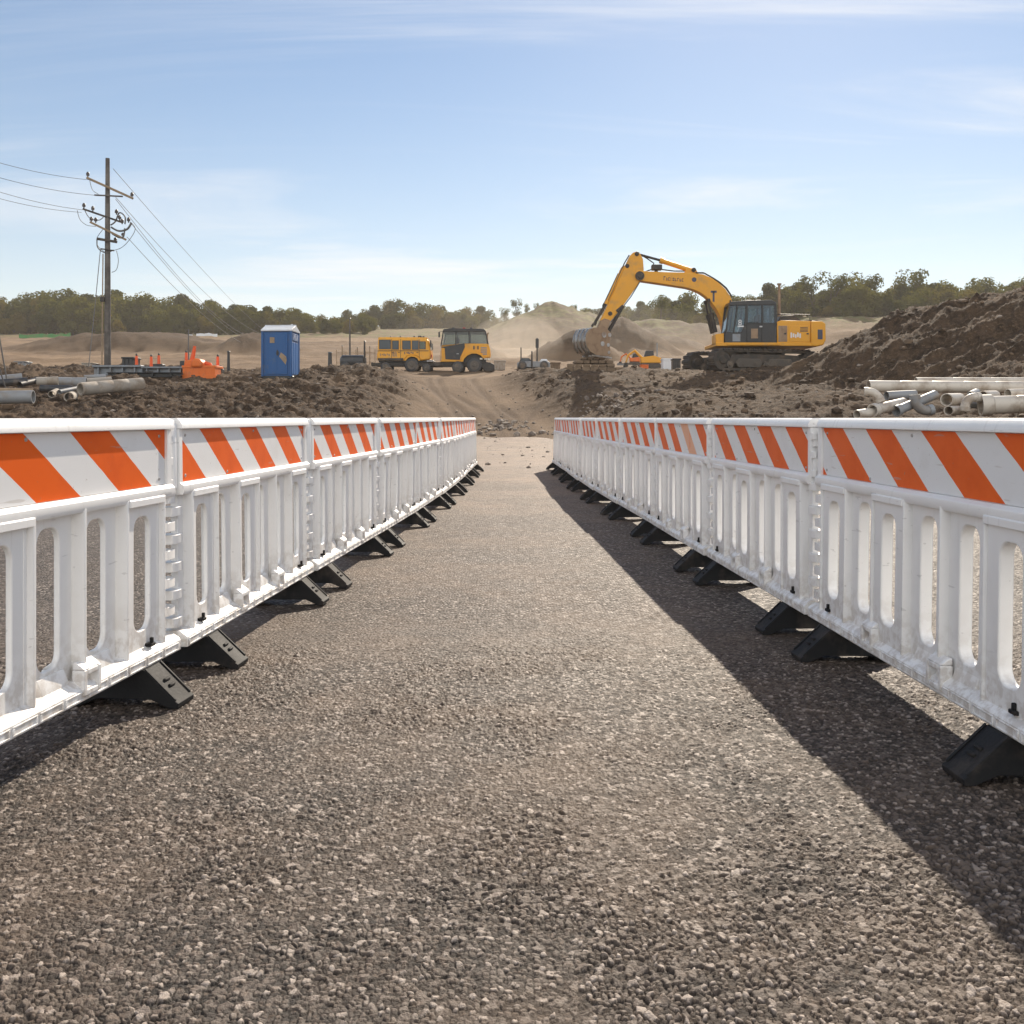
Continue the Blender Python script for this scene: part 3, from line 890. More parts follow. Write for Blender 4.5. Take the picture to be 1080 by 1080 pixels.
# ------------------------------------------------------------------ utility pole and its wires
PY = 50.0
bx_, bz_ = wx(113.5, PY), ground(wx(113.5, PY), PY)
pole = thing('utility_pole', 'tall weathered timber utility pole carrying crossarms and looped wires', 'utility pole', (bx_, PY, bz_))
def pl(px, py, dy=0.0): return ((px - 113.5) / FPX * PY, dy, wz(py, PY) - bz_)
zt = pl(113, 167)[2]
b = MB(); b.tube([(0, 0, -.4), (0, 0, zt * .5), (0, 0, zt)], [.165, .135, .10], 14); b.build('shaft', M['wood_grey'], pole)
def arm(p0, p1, r, m, name='crossarm'):
    bb = MB(); a = Vector(p0); c = Vector(p1); d = (c - a).normalized(); sd = Vector((0, 1, 0)); up = d.cross(sd).normalized()
    vs = []
    for q in (a, c):
        for (i, j) in ((-1, -1), (1, -1), (1, 1), (-1, 1)): vs.append(q + sd * i * r + up * j * r)
    bb.add(vs, [(0, 1, 2, 3), (7, 6, 5, 4), (0, 4, 5, 1), (1, 5, 6, 2), (2, 6, 7, 3), (3, 7, 4, 0)])
    return bb.build(name, m, pole, .012, 1)
arm(pl(97, 190.5, -.62), pl(138, 208, .30), .055, M['wood_tan'])
arm(pl(101, 206.5, -.17), pl(131, 208, -.17), .035, M['wood_grey'])
arm(pl(92, 222.5, -.5), pl(128, 234, .2), .045, M['dark_steel'])
arm(pl(99, 236, -.45), pl(131, 252, .25), .05, M['wood_tan'])
arm(pl(104, 252.5, -.2), pl(125, 256, -.2), .06, M['dark_steel'])
arm(pl(108, 263, -.17), pl(122, 265, -.17), .03, M['dark_steel'])
def insul(p, h=.26):
    bb = MB(); x, y, z = p
    bb.tube([(x, y, z), (x, y, z + h * .3), (x, y, z + h * .32), (x, y, z + h * .55), (x, y, z + h * .57), (x, y, z + h * .8), (x, y, z + h)], [.03, .03, .085, .07, .085, .07, .03], 10)
    bb.build('insulator', M['glaze'], pole)
for (px, py, dy) in ((98, 190, -.6), (137, 207, .28), (93, 222, -.5), (101, 224.5, -.35), (122, 226, .1), (125, 232, .15), (134, 234, .2), (100, 236, -.42), (104, 236.5, -.35), (128, 236, .1)):
    insul(pl(px, py, dy))
for (px, py) in ((128, 249), (120, 254)): insul(pl(px, py, .2), .2)
# jumper loops
def loop(pts, r=.014):
    P = [Vector(p) for p in pts]; out = []
    for i in range(len(P) - 1):
        p0 = P[max(i - 1, 0)]; p1 = P[i]; p2 = P[i + 1]; p3 = P[min(i + 2, len(P) - 1)]
        for q in range(6):
            t = q / 6
            out.append(.5 * ((2 * p1) + (p2 - p0) * t + (2 * p0 - 5 * p1 + 4 * p2 - p3) * t * t + (3 * p1 - p0 - 3 * p2 + p3) * t ** 3))
    out.append(P[-1])
    bb = MB(); bb.tube(out, r, 6); bb.build('jumper_cable', M['wire'], pole)
loop([pl(86, 224, -.5), pl(88, 233, -.4), pl(95, 239, -.4), pl(104, 240, -.3)])
loop([pl(93, 222, -.5), pl(97, 231, -.3), pl(106, 233, -.2), pl(111, 229, -.16)], .02)
loop([pl(116, 237, .1), pl(121, 233, .1), pl(125, 224, .1), pl(131, 228, .1), pl(131, 236, .1)], .035)
loop([pl(116, 239, .15), pl(124, 243, .15), pl(133, 241, .15), pl(137, 234, .2)], .05)
loop([pl(117, 246, .15), pl(124, 250, .15), pl(129, 249, .15), pl(130, 240, .2)], .035)
loop([pl(137, 234, .2), pl(141, 241, .2), pl(135, 252, .2), pl(127, 261, .1), pl(116, 265, 0)])
loop([pl(110, 243, -.2), pl(104, 252, -.2), pl(105, 260, -.2), pl(111, 266, -.1)])
loop([pl(104, 254, -.2), pl(105, 262, -.2), pl(112, 267, -.15), pl(121, 264, -.1)], .028)
loop([pl(122, 264, .1), pl(124, 274, .1), pl(122, 284, .1), pl(117, 287, .1)])
loop([pl(99, 192, -.5), pl(101, 202, -.4), pl(106, 206, -.25)])
bb = MB(); bb.tube([pl(109.5, 268, -.1), pl(109, 330, -.12), pl(108.5, 388, -.12)], .03, 8); bb.build('riser_conduit', M['wood_tan'], pole)
bb = MB(); x, y, z = pl(110, 316, -.14); bb.box(x - .12, x + .08, y - .1, y + .06, z - .12, z + .12); bb.build('junction_box', M['dark_steel'], pole, .01, 1)


def wire(name, p0, p1, sag, r, label, cat, group=None):
    P0, P1 = Vector(p0), Vector(p1); pts = []
    for i in range(17):
        t = i / 16; p = P0.lerp(P1, t); p.z -= sag * 4 * t * (1 - t); pts.append(p)
    b = MB(); b.tube(pts, r, 6); o = b.build(name, M['wire'])
    return tag(o, label, cat, group)


g_ = 'overhead wires on the utility pole'
for (pa, ya, pb, yb, Yb, sag, lab) in (
        (119.5, 178, 279, 349, 150, .5, 'uppermost wire running from the pole top down to the right'),
        (122, 208, 279, 353, 150, 1.2, 'upper of the two middle wires slanting right from the pole'),
        (122, 210, 281, 356, 150, 2.2, 'lower of the two middle wires slanting right from the pole'),
        (137, 234, 280, 361, 150, 1.8, 'thin wire slanting right from the highest looped cable'),
        (134, 250, 282, 368, 150, 1.6, 'lowest wire slanting right from the pole to behind the blue toilet')):
    e = at(pb, yb, Yb)
    wire('overhead_wire', at(pa, ya, PY + .1), e, sag, .014, lab, 'wire', g_)
for (pa, ya, pb, yb, lab) in ((98, 190, -60, 152, 'highest wire running from the crossarm to the upper left'), (101, 206, -60, 168, 'second wire running from the pole to the upper left'),
                             (93, 222, -60, 181, 'third wire down running from the pole to the left edge'), (86, 224, -60, 190, 'lowest wire running from the pole to the left edge')):
    wire('overhead_wire', at(pa, ya, PY - .5), at(pb, yb, 43.0), .25, .011, lab, 'wire', g_)
for (pa, ya, pb, Yb, r, lab) in ((106, 262, 93, 47.5, .018, 'slack guy wire running down to the left of the pole'), (-8, 310, 13, 33.0, .022, 'upper stay wire coming down at the left edge'), (-10, 352, 11, 32.0, .022, 'lower stay wire coming down at the left edge')):
    X = wx(pb, Yb)
    wire('guy_wire', at(pa, ya, PY - .2 if pa > 0 else Yb - 1), (X, Yb, ground(X, Yb) - .1), .1, r, lab, 'guy wire')

# ------------------------------------------------------------------ portable toilet
TY = 44.0
tx = wx(296, TY)
tz = ground(tx, TY) - .04
toilet = thing('portable_toilet', 'blue portable toilet cabin with a pale roof standing on the bare ground', 'portable toilet', (tx, TY, tz), math.radians(-3))
W = 1.22; D = 1.22; H = 2.02
b = MB(); b.box(-W / 2, W / 2, -D / 2, D / 2, .12, H)
for sx in (-1, 1):
    for sy in (-1, 1): b.box(sx * W / 2 - .05, sx * W / 2 + .05, sy * D / 2 - .05, sy * D / 2 + .05, .10, H + .01)
for k in range(5):
    z = .4 + k * .3
    b.box(-W / 2 - .015, W / 2 + .015, D / 2 - .02, D / 2 + .015, z, z + .06)
b.build('cabin', M['blue'], toilet, .02, 2)
b = MB()
for k in range(4):
    y = -D / 2 + .12 + k * .27
    b.box(W / 2 - .01, W / 2 + .03, y, y + .17, .2, H - .45)
for k in range(6): b.box(W / 2 - .01, W / 2 + .035, -D / 2 + .12, D / 2 - .12, H - .36 + k * .05, H - .335 + k * .05)
b.build('louvre_panel', M['blue_sunlit'], toilet, .006, 1)
b = MB(); b.box(-W / 2 - .03, W / 2 + .03, -D / 2 - .03, D / 2 + .03, .0, .13); b.build('skid_base', M['cab_black'], toilet, .02, 1)
b = MB(); b.prism([(-D / 2 - .07, H), (-D / 2 - .07, H + .06), (0, H + .30), (D / 2 + .07, H + .06), (D / 2 + .07, H)], -W / 2 - .06, W / 2 + .06, 'x')
b.box(-.03, .03, -D / 2 - .072, 0, H + .045, H + .07); b.box(-W / 2 - .065, W / 2 + .065, -.05, .05, H + .26, H + .315); rf = b.build('roof', M['roof_white'], toilet, .015, 2)
b = MB(); b.tube([(.38, .4, H), (.38, .4, H + .38)], .045, 10); b.build('vent_pipe', M['roof_white'], rf)
b = MB(); b.box(-.47, .47, -D / 2 - .04, -D / 2 - .001, .20, 1.92)
for x in (-.42, -.05, .32): b.box(x, x + .08, -D / 2 - .052, -D / 2 - .039, .28, 1.84)
door = b.build('door', M['blue'], toilet, .01, 1)
b = MB(); b.box(.03, .07, -D / 2 - .09, -D / 2 - .05, .98, 1.22); b.box(.00, .10, -D / 2 - .06, -D / 2 - .04, 1.02, 1.16); b.build('handle', M['cab_black'], door)
b = MB(); b.box(-.28, -.08, -D / 2 - .058, -D / 2 - .0525, 1.52, 1.76); b.build('notice', M['wood_tan'], door)
b = MB(); b.prism([(.12, .95), (.40, .60), (.45, .80), (.42, .95), (.2, 1.12)], -D / 2 - .057, -D / 2 - .0525, 'y'); b.build('dirt_patch', M['wood_tan'], door)


# ------------------------------------------------------------------ wheels
def wheel(parent, x, y0, y1, z, r, m=None):
    b = MB(); w = y1 - y0; e = min(.06, w * .25)
    b.tube([(x, y0, z), (x, y0 + e * .3, z), (x, y0 + e, z), (x, y1 - e, z), (x, y1 - e * .3, z), (x, y1, z)], [r * .62, r * .9, r, r, r * .9, r * .62], 28)
    for k in range(22):
        a = 2 * PI * k / 22
        c = Vector((x + math.cos(a) * r * .985, 0, z + math.sin(a) * r * .985)); t = Vector((-math.sin(a), 0, math.cos(a))); nn = Vector((math.cos(a), 0, math.sin(a)))
        vs = [c + t * i * r * .07 + nn * j * r * .035 + Vector((0, y, 0)) for y in (y0 + e, y1 - e) for (i, j) in ((-1, -1), (1, -1), (1, 1), (-1, 1))]
        b.add(vs, [(0, 1, 2, 3), (7, 6, 5, 4), (0, 4, 5, 1), (1, 5, 6, 2), (2, 6, 7, 3), (3, 7, 4, 0)])
    wh = b.build('wheel', M['dark_pipe'], parent)
    b = MB(); b.tube([(x, y0 - .012, z), (x, y0 + .03, z)], [r * .60, r * .62], 24); b.tube([(x, y0 - .05, z), (x, y0 - .01, z)], [r * .2, r * .26], 14)
    for k in range(6):
        a = 2 * PI * k / 6; b.tube([(x + math.cos(a) * r * .4, y0 - .03, z + math.sin(a) * r * .4), (x + math.cos(a) * r * .4, y0 - .01, z + math.sin(a) * r * .4)], r * .05, 6)
    b.build('rim', m or M['dusty_steel'], wh)
    return wh


# ------------------------------------------------------------------ crew van (60 m off)
VY = 60.0; S = VY / FPX / 5.4
vx = wx(397, VY)
vz0 = min(ground(vx + .5, VY), ground(vx + 3, VY)) - .02
def V(u, v): return ((u - 362) * S, (402 - v) * S)     # pixels of the enlarged view of the photograph -> metres from the van's corner
van = thing('crew_van', 'boxy yellow crew van with four dark side windows on a long dark chassis', 'van', (vx, VY, vz0))
dep = 1.75
body = [V(365, 336), V(364, 300), V(368, 285), V(371, 216), V(380, 206), V(640, 209), V(661, 222), V(668, 262), V(672, 300), V(670, 330), V(610, 337), V(604, 320), V(585, 310), V(560, 308), V(538, 314), V(524, 330), V(518, 337)]
b = MB(); b.prism(body, 0, dep, 'y'); body_o = b.build('body', M['van_yellow'], van, .085, 3)
b = MB(); x0, z0 = V(372, 216); x1, z1 = V(650, 203); b.box(x0, x1, .06, dep - .06, z0, z1)
for k in range(9):
    x = x0 + .15 + k * (x1 - x0 - .3) / 8; b.box(x - .02, x + .02, .12, dep - .12, z1 - .005, z1 + .02)
roof = b.build('roof', M['van_yellow'], van, .03, 2)
for (u, h, w_) in ((437, .09, .06), (492, .12, .05), (572, .12, .09), (604, .13, .2), (626, .10, .12)):
    x, z = V(u, 203); b = MB(); b.box(x - w_ / 2, x + w_ / 2, .5, .8, z - .01, z + h); b.build('roof_fitting', M['cab_black'], roof, .015, 1)
for (u0, u1, v0, v1, g) in ((380, 442, 220, 269, 'glass_blue'), (455, 487, 225, 271, 'glass_blue'), (512, 555, 225, 271, 'glass_blue'), (567, 600, 225, 272, 'glass_blue'), (610, 640, 230, 269, 'glass')):
    (x0, z0), (x1, z1) = V(u0, v1), V(u1, v0)
    b = MB(); f = .028
    b.box(x0 - f, x1 + f, -.022, -.002, z0 - f, z0); b.box(x0 - f, x1 + f, -.022, -.002, z1, z1 + f); b.box(x0 - f, x0, -.022, -.002, z0, z1); b.box(x1, x1 + f, -.022, -.002, z0, z1)
    fr = b.build('window', M['cab_black'], van, .004, 1)
    b = MB(); b.box(x0, x1, -.012, -.003, z0, z1); b.build('pane', M[g], fr)
(x0, z0), (x1, z1) = V(671, 266), V(676, 232)
b = MB(); b.box(x1 - .09, x1 - .035, .15, dep - .15, z0, z1); b.build('windscreen', M['glass_blue'], van)
b = MB(); (x0, z0), (x1, z1) = V(330, 366), V(690, 348); b.box(x0, x1, .25, dep - .25, z0, z1); b.box(x0, x0 + .12, .1, dep - .1, z0 - .03, z1 + .02)
(x0, z0), (x1, z1) = V(640, 372), V(735, 356); b.box(x0, x1, .5, dep - .5, z0 + .02, z1 - .02); b.build('chassis', M['dark_steel'], van, .01, 1)
b = MB(); (x0, z0), (x1, z1) = V(372, 345), V(664, 300); b.box(x0, x1, .28, dep - .28, z0, z1); b.build('underbody', M['cab_black'], van)
for (u, v, r) in ((563, 368, 41), (415, 376, 29), (648, 378, 25)):
    x, z = V(u, v); r *= S; wheel(van, x, -.05, .22, r - .01, r); wheel(van, x, dep - .22, dep + .05, r - .01, r)
b = MB(); P = [V(*q) for q in ((518, 337), (524, 330), (538, 313), (560, 306), (585, 309), (605, 320), (611, 337), (602, 337), (596, 325), (580, 316), (560, 314), (544, 320), (533, 332), (530, 337))]; b.prism(P, -.05, .02, 'y'); b.build('wheel_arch', M['van_yellow'], van, .008, 1)
for (u, v0, v1) in ((449, 215, 332), (500, 215, 332), (606, 216, 320)):
    x, z0 = V(u, v1); _, z1 = V(u, v0); b = MB(); b.box(x - .012, x + .012, -.006, -.001, z0, z1); b.build('door_seam', M['cab_black'], body_o)
for (u0, u1, v0, v1, mm) in ((448, 478, 285, 318, 'decal_white'), (520, 575, 287, 300, 'decal_dark'), (382, 440, 296, 312, 'decal_white')):
    (x0, z0), (x1, z1) = V(u0, v1), V(u1, v0); b = MB()
    for k in range(6):
        a0 = x0 + (x1 - x0) * (k / 6); a1 = a0 + (x1 - x0) / 6 * (.55 + .3 * ((k * 7) % 3) / 2); b.box(a0, a1, -.004, -.0012, z0 + .03 * ((k * 5) % 3), z1 - .03 * ((k * 3) % 2))
    b.build('worn_lettering', M[mm] if mm != 'decal_white' else M['rust_plate'], body_o)
for (u, v, mm) in ((672, 270, 'cream_lamp'), (673, 310, 'red_lamp')):
    x, z = V(u, v); b = MB(); b.box(x - .03, x + .035, .08, .26, z - .09, z + .09); b.build('lamp', M[mm], van, .012, 1)
b = MB(); x, z = V(672, 335); b.box(x - .25, x + .14, .04, dep - .04, z - .09, z + .02); b.build('bumper', M['steel'], van, .02, 1)

for (u, v0, v1) in ((668, 228, 262),):
    x, z0 = V(u, v1); _, z1 = V(u, v0); b = MB(); b.tube([(x - .03, .02, z0 + .1), (x + .04, -.16, z0 + .14), (x + .04, -.16, z1)], .015, 6); b.box(x + .0, x + .08, -.22, -.11, z0 + .12, z1 + .05); b.build('mirror', M['cab_black'], van)
for (u, v) in ((490, 290), (596, 290), (455, 290)):
    x, z = V(u, v); b = MB(); b.box(x - .06, x + .06, -.035, -.004, z - .015, z + .015); b.build('door_handle', M['cab_black'], body_o)
(x0, z0), (x1, z1) = V(366, 283), V(664, 279); b = MB(); b.box(x0 + .05, x1 - .05, -.012, .004, z0, z1); b.build('rub_strip', M['cab_black'], body_o)
(x0, z0), (x1, z1) = V(368, 336), V(515, 322); b = MB(); b.box(x0 + .02, x1, -.010, .004, z0, z1); b.build('lower_skirt', M['dark_steel'], body_o)
for (u) in (530, 598):
    x, z = V(u, 345); b = MB(); b.box(x - .012, x + .012, -.04, .24, z - .16, z + .12); b.build('mud_flap', M['cab_black'], van)

# ------------------------------------------------------------------ yellow cab truck beside it
cx0 = wx(464, VY)
cz0 = ground(cx0 + 1.5, VY - .3) - .03
def T(u, v): return ((u - 724) * S, (408 - v) * S)
trk = thing('dump_truck_tractor', 'yellow construction truck with a tall glazed black-pillared cab, towing nothing', 'truck', (cx0, VY - .4, cz0))
trk['label'] = 'yellow construction truck with a tall glazed cab and open black doorway'
dep = 2.05
b = MB(); P = [T(*q) for q in ((728, 345), (728, 292), (735, 250), (866, 240), (1000, 243), (1008, 262), (1012, 296), (1006, 320), (985, 322), (965, 300), (940, 288), (905, 288), (875, 300), (852, 322), (842, 345))]
b.prism(P, 0, dep, 'y'); tb = b.build('body', M['yellow'], trk, .03, 2)
b = MB(); P = [T(*q) for q in ((842, 345), (852, 322), (875, 300), (905, 287), (940, 287), (966, 300), (987, 323), (974, 327), (956, 309), (934, 299), (908, 299), (882, 310), (864, 328), (858, 345))]
b.prism(P, -.10, .03, 'y'); b.build('wheel_arch', M['yellow'], trk, .01, 1)
b = MB(); P = [T(*q) for q in ((742, 172), (748, 160), (800, 155), (975, 159), (985, 168), (985, 175), (742, 176))]; b.prism(P, -.06, dep + .06, 'y'); rf = b.build('cab_roof', M['cab_black'], trk, .02, 2)
for u in (800, 862, 902):
    x, z = T(u, 156); b = MB(); b.box(x - .08, x + .08, .2, .42, z - .02, z + .07); b.build('beacon', M['red_lamp'] if u == 862 else M['cab_black'], rf, .02, 1)
def bar(parent, q0, q1, w, y, name='pillar', m='cab_black'):
    (x0, z0), (x1, z1) = q0, q1; d = Vector((x1 - x0, 0, z1 - z0)).normalized(); n_ = Vector((-d.z, 0, d.x)) * w
    bb = MB(); bb.prism([(x0 + n_.x, z0 + n_.z), (x0 - n_.x, z0 - n_.z), (x1 - n_.x, z1 - n_.z), (x1 + n_.x, z1 + n_.z)], y, y + .08, 'y'); return bb.build(name, M[m], parent, .01, 1)
for y in (-.03, dep - .05):
    for (q0, q1) in ((T(746, 172), T(732, 258)), (T(818, 172), T(816, 252)), (T(891, 172), T(893, 242)), (T(984, 172), T(997, 244))): bar(trk, q0, q1, .035, y)
for (pts) in (((750, 176), (814, 176), (812, 254), (737, 258)), ((822, 176), (888, 176), (890, 242), (820, 250)), ((896, 176), (981, 176), (993, 243), (897, 242))):
    b = MB(); b.prism([T(*q) for q in pts], .0, .012, 'y'); b.build('window_pane', M['glass_clear'], trk)
    b = MB(); b.prism([T(*q) for q in pts], dep - .03, dep - .018, 'y'); b.build('window_pane', M['glass_clear'], trk)
b = MB(); P = [T(*q) for q in ((728, 262), (800, 252), (866, 240), (868, 262), (842, 318), (840, 334), (758, 330), (754, 268))]; b.prism(P, -.035, -.004, 'y'); dr = b.build('door', M['cab_black'], trk, .008, 1)
(x0, z0) = T(826, 300); b = MB(); b.box(x0 - .05, x0 + .07, -.075, -.034, z0 - .02, z0 + .02); b.build('handle', M['steel'], dr)
(x0, z0), (x1, z1) = T(790, 262), T(830, 205); b = MB(); b.prism([(x0, z0 - .1), (x1, z0 - .1), (x1 + .02, z1), (x1 - .12, z1), (x1 - .16, z0 + .12), (x0, z0 + .1)], .55, 1.25, 'y'); b.build('seat', M['seat_red'], trk, .03, 2)
b = MB(); (x0, z0), (x1, z1) = T(690, 368), T(1000, 345); b.box(x0, x1, .3, dep - .3, z0, z1); (x0, z0), (x1, z1) = T(735, 372), T(845, 336); b.box(x0, x1, .12, dep - .12, z0 + .05, z1); b.build('chassis', M['dark_steel'], trk, .02, 1)
b = MB(); (x0, z0), (x1, z1) = T(850, 346), T(985, 290); b.box(x0, x1, .3, dep - .3, z0, z1); b.build('underbody', M['cab_black'], trk)
for (u, r) in ((922, 43), (828, 33)):
    x, _ = T(u, 0); r *= S; wheel(trk, x, -.12, .25, r, r); wheel(trk, x, dep - .25, dep + .1, r, r)
b = MB(); P = [T(*q) for q in ((948, 352), (1010, 348), (1034, 360), (1036, 388), (1022, 402), (985, 398), (955, 372))]; b.prism(P, .02, dep - .02, 'y'); b.build('bumper', M['dark_steel'], trk, .03, 2)
for (u, v) in ((960, 328), (985, 329), (1004, 330)):
    x, z = T(u, v); b = MB(); b.box(x - .08, x + .08, -.03, .12, z - .05, z + .05); b.build('lamp', M['cream_lamp'], trk, .01, 1)
(x0, z0), (x1, z1) = T(957, 305), T(992, 258); b = MB()
for k in range(4): b.box(x0, x1, -.014, -.002, z0 + k * (z1 - z0) / 4, z0 + (k + .6) * (z1 - z0) / 4)
b.build('grille', M['grey_metal'], trk, .004, 1)
x, z = T(744, 160); b = MB(); b.tube([(x - .02, -.02, z - .12), (x - .2, -.22, z - .16), (x - .2, -.22, z - .5)], .016, 6); b.box(x - .25, x - .16, -.29, -.16, z - .5, z - .2); b.build('mirror', M['cab_black'], trk)
x, z = T(1000, 250); b = MB(); b.tube([(x - .1, dep - .4, z - .1), (x - .1, dep - .4, z + .75), (x - .02, dep - .4, z + .85)], .05, 10); b.build('exhaust_pipe', M['rust_plate'], trk)
(x0, z0) = T(735, 300); b = MB(); b.tube([(x0 - .02, -.06, z0 - .4), (x0 - .02, -.06, z0 + .55)], .016, 6); b.build('grab_rail', M['steel'], trk)
for k in range(2):
    (x0, z0), (x1, z1) = T(752, 372 - k * 16), T(800, 367 - k * 16); b = MB(); b.box(x0, x1, -.12, .12, z0, z1); b.build('step', M['dark_steel'], trk, .005, 1)
for u in (915, 938):
    (x0, z0), (x1, z1) = T(u, 275), T(u + 8, 255); b = MB(); b.box(x0, x1, -.008, -.002, z0, z1); b.build('vent_slot', M['cab_black'], tb)

# ------------------------------------------------------------------ excavator (48 m off)
EY = 48.0; E = EY / FPX
ex = wx(790, EY)
ez = ground(ex - .6, EY - 1.4) - .03
def X(px, py): return ((px - 790) * E, (391.0 - py) * E)
exc = thing('excavator', 'large yellow tracked excavator with dark cab, its bucket lowered onto stacked timber mats', 'excavator', (ex, EY, ez))
# undercarriage, slewed against the house
YAW = math.radians(17)
def rot(p):
    x, y, z = p; return (x * math.cos(YAW) - y * math.sin(YAW), x * math.sin(YAW) + y * math.cos(YAW), z)
def stadium(cx, L, hh, k=10):
    pts = []
    for i in range(k + 1):
        a = -PI / 2 + PI * i / k; pts.append((cx + L / 2 - hh + hh * math.cos(a), hh + hh * math.sin(a)))
    for i in range(k + 1):
        a = PI / 2 + PI * i / k; pts.append((cx - L / 2 + hh + hh * math.cos(a), hh + hh * math.sin(a)))
    return pts
TL = 5.3; TH = .46
for yc in (-1.25, 1.25):
    b = MB(); outer = stadium(0, TL, TH)
    inner = [((x) * .972, TH + (z - TH) * .80) for (x, z) in outer]; n_ = len(outer)
    y0, y1 = yc - .30, yc + .30
    vs = [(p[0], y, p[1]) for y in (y0, y1) for p in outer] + [(p[0], y, p[1]) for y in (y0, y1) for p in inner]
    fs = []
    for i in range(n_):
        j = (i + 1) % n_
        fs += [(i, j, n_ + j, n_ + i), (2 * n_ + i, 3 * n_ + i, 3 * n_ + j, 2 * n_ + j), (i, 2 * n_ + i, 2 * n_ + j, j), (n_ + i, n_ + j, 3 * n_ + j, 3 * n_ + i)]
    b.add(vs, fs)
    per = 2 * (TL - 2 * TH) + 2 * PI * TH; N = 46
    for k in range(N):
        s = per * k / N; st = TL - 2 * TH
        if s < st: c = (-st / 2 + s, 0.0); nn = (0, -1)
        elif s < st + PI * TH: a = -PI / 2 + (s - st) / TH; c = (st / 2 + TH * math.cos(a), TH + TH * math.sin(a)); nn = (math.cos(a), math.sin(a))
        elif s < 2 * st + PI * TH: c = (st / 2 - (s - st - PI * TH), 2 * TH); nn = (0, 1)
        else: a = PI / 2 + (s - 2 * st - PI * TH) / TH; c = (-st / 2 + TH * math.cos(a), TH + TH * math.sin(a)); nn = (math.cos(a), math.sin(a))
        t = (-nn[1], nn[0])
        q = [(c[0] + t[0] * i * .085 + nn[0] * j, c[1] + t[1] * i * .085 + nn[1] * j) for (i, j) in ((-1, -.01), (1, -.01), (.95, .03), (.2, .035), (.1, .075), (-.1, .075), (-.2, .035), (-.95, .03))]
        b.prism(q, y0 - .06, y1 + .06, 'y')
    b.v = [rot(p) for p in b.v]
    tr_ = b.build('track', M['track_steel'], exc)
    for k in range(7):
        x = -1.85 + k * .617; rb = MB(); rb.tube([rot((x, y0 - .01, .25)), rot((x, y1 + .01, .25))], .17, 16); rb.tube([rot((x, y0 - .05, .25)), rot((x, y0 - .012, .25))], [.07, .09], 12); rb.build('roller', M['dusty_steel'], tr_)
    for x in (-2.19, 2.19):
        rb = MB(); rb.tube([rot((x, y0 + .02, TH)), rot((x, y1 - .02, TH))], .36, 20); rb.tube([rot((x, y0 - .03, TH)), rot((x, y0 + .02, TH))], [.17, .22], 16); rb.build('drive_wheel', M['dark_steel'], tr_)
    rb = MB(); rb.v = []; rb.prism([(-1.9, .30), (1.9, .30), (1.7, .70), (.8, .74), (-.8, .74), (-1.7, .70)], y0 + .08, y1 - .08, 'y'); rb.v = [rot(p) for p in rb.v]; rb.build('track_frame', M['track_steel'], tr_, .02, 1)
    for x in (-.9, .9):
        rb = MB(); rb.tube([rot((x, y0 + .05, .80)), rot((x, y1 - .05, .80))], .09, 12); rb.build('carrier_roller', M['dark_steel'], tr_)
    for (xa, xb) in ((-1.45, -.35), (.15, 1.25)):
        rb = MB(); rb.prism([(xa, .12), (xb, .12), (xb + .12, .3), (xb, .52), (xa, .52), (xa - .12, .3)], y0 - .05, y0 + .06, 'y'); rb.v = [rot(p) for p in rb.v]; rb.build('roller_guard', M['dusty_steel'], tr_, .03, 2)
b = MB(); b.prism([(-1.2, -.95), (1.2, -.95), (1.2, .95), (-1.2, .95)], .45, .95, 'z'); b.v = [rot(p) for p in b.v]; b.tube([(0, 0, .9), (0, 0, 1.16)], .82, 28); b.build('turntable', M['dusty_steel'], exc)
# house
z_d0, z_d1 = 1.12, 1.28
b = MB(); b.box(X(749, 0)[0], X(855, 0)[0], -1.38, 1.38, z_d0, z_d1); b.box(X(760, 0)[0], X(815, 0)[0], -1.42, -1.36, z_d0 + .03, z_d1 - .02); b.build('deck', M['yellow'], exc, .02, 1)
z_t = X(0, 340)[1]
b = MB(); b.prism([X(812, 364.5), X(811.5, 341), X(816, 339.5), X(846, 340), X(846, 364.5)], -1.36, 1.36, 'y'); hs = b.build('engine_house', M['yellow'], exc, .03, 2)
b = MB(); b.prism([X(846.3, 366), X(846.3, 340), X(858, 340.5), X(861.5, 343), X(861.5, 360), X(859, 365), X(852, 366.5)], -1.40, 1.40, 'y'); b.build('counterweight', M['yellow'], exc, .06, 3)
for (p0, p1) in ((813, 822), (824, 845)):
    (x0, z0), (x1, z1) = X(p0, 361.5), X(p1, 345); b = MB(); b.box(x0, x1, -1.375, -1.355, z0, z1); dd = b.build('side_door', M['rust_plate'] if p0 == 813 else M['yellow'], hs, .008, 1)
    if p0 == 813: dd['label'] = 'brown grimy side door'
    b = MB(); b.box(x1 - .14, x1 - .05, -1.40, -1.374, (z0 + z1) / 2 - .03, (z0 + z1) / 2 + .03); b.build('handle', M['cab_black'], dd)
    if p0 == 824:
        b = MB()
        for k in range(5): b.box(x0 + .06 + k * .10, x0 + .13 + k * .10, -1.379, -1.3755, z0 + .18 + .03 * (k % 2), z0 + .42 - .04 * (k % 3))
        b.build('worn_lettering', M['decal_white'], dd)
        b = MB()
        for k in range(4): b.box(x0 + .5, x0 + .85, -1.379, -1.3755, z0 + .45 + k * .06, z0 + .48 + k * .06)
        b.build('vent_slots', M['cab_black'], dd)
(x0, z0), (x1, z1) = X(853, 359), X(858, 349); b = MB(); b.box(x0, x1, -1.408, -1.398, z0, z1); b.build('decal', M['decal_dark'], exc)
b = MB(); b.tube([X(819.5, 340)[:1] + (-.4,) + X(819.5, 340)[1:], X(819.5, 300)[:1] + (-.4,) + X(819.5, 300)[1:]], [.075, .06], 12)
x, z = X(819.5, 300); b.tube([(x, -.4, z - .02), (x, -.4, z + .05)], [.10, .11], 12); b.build('exhaust_stack', M['rust_plate'], exc)
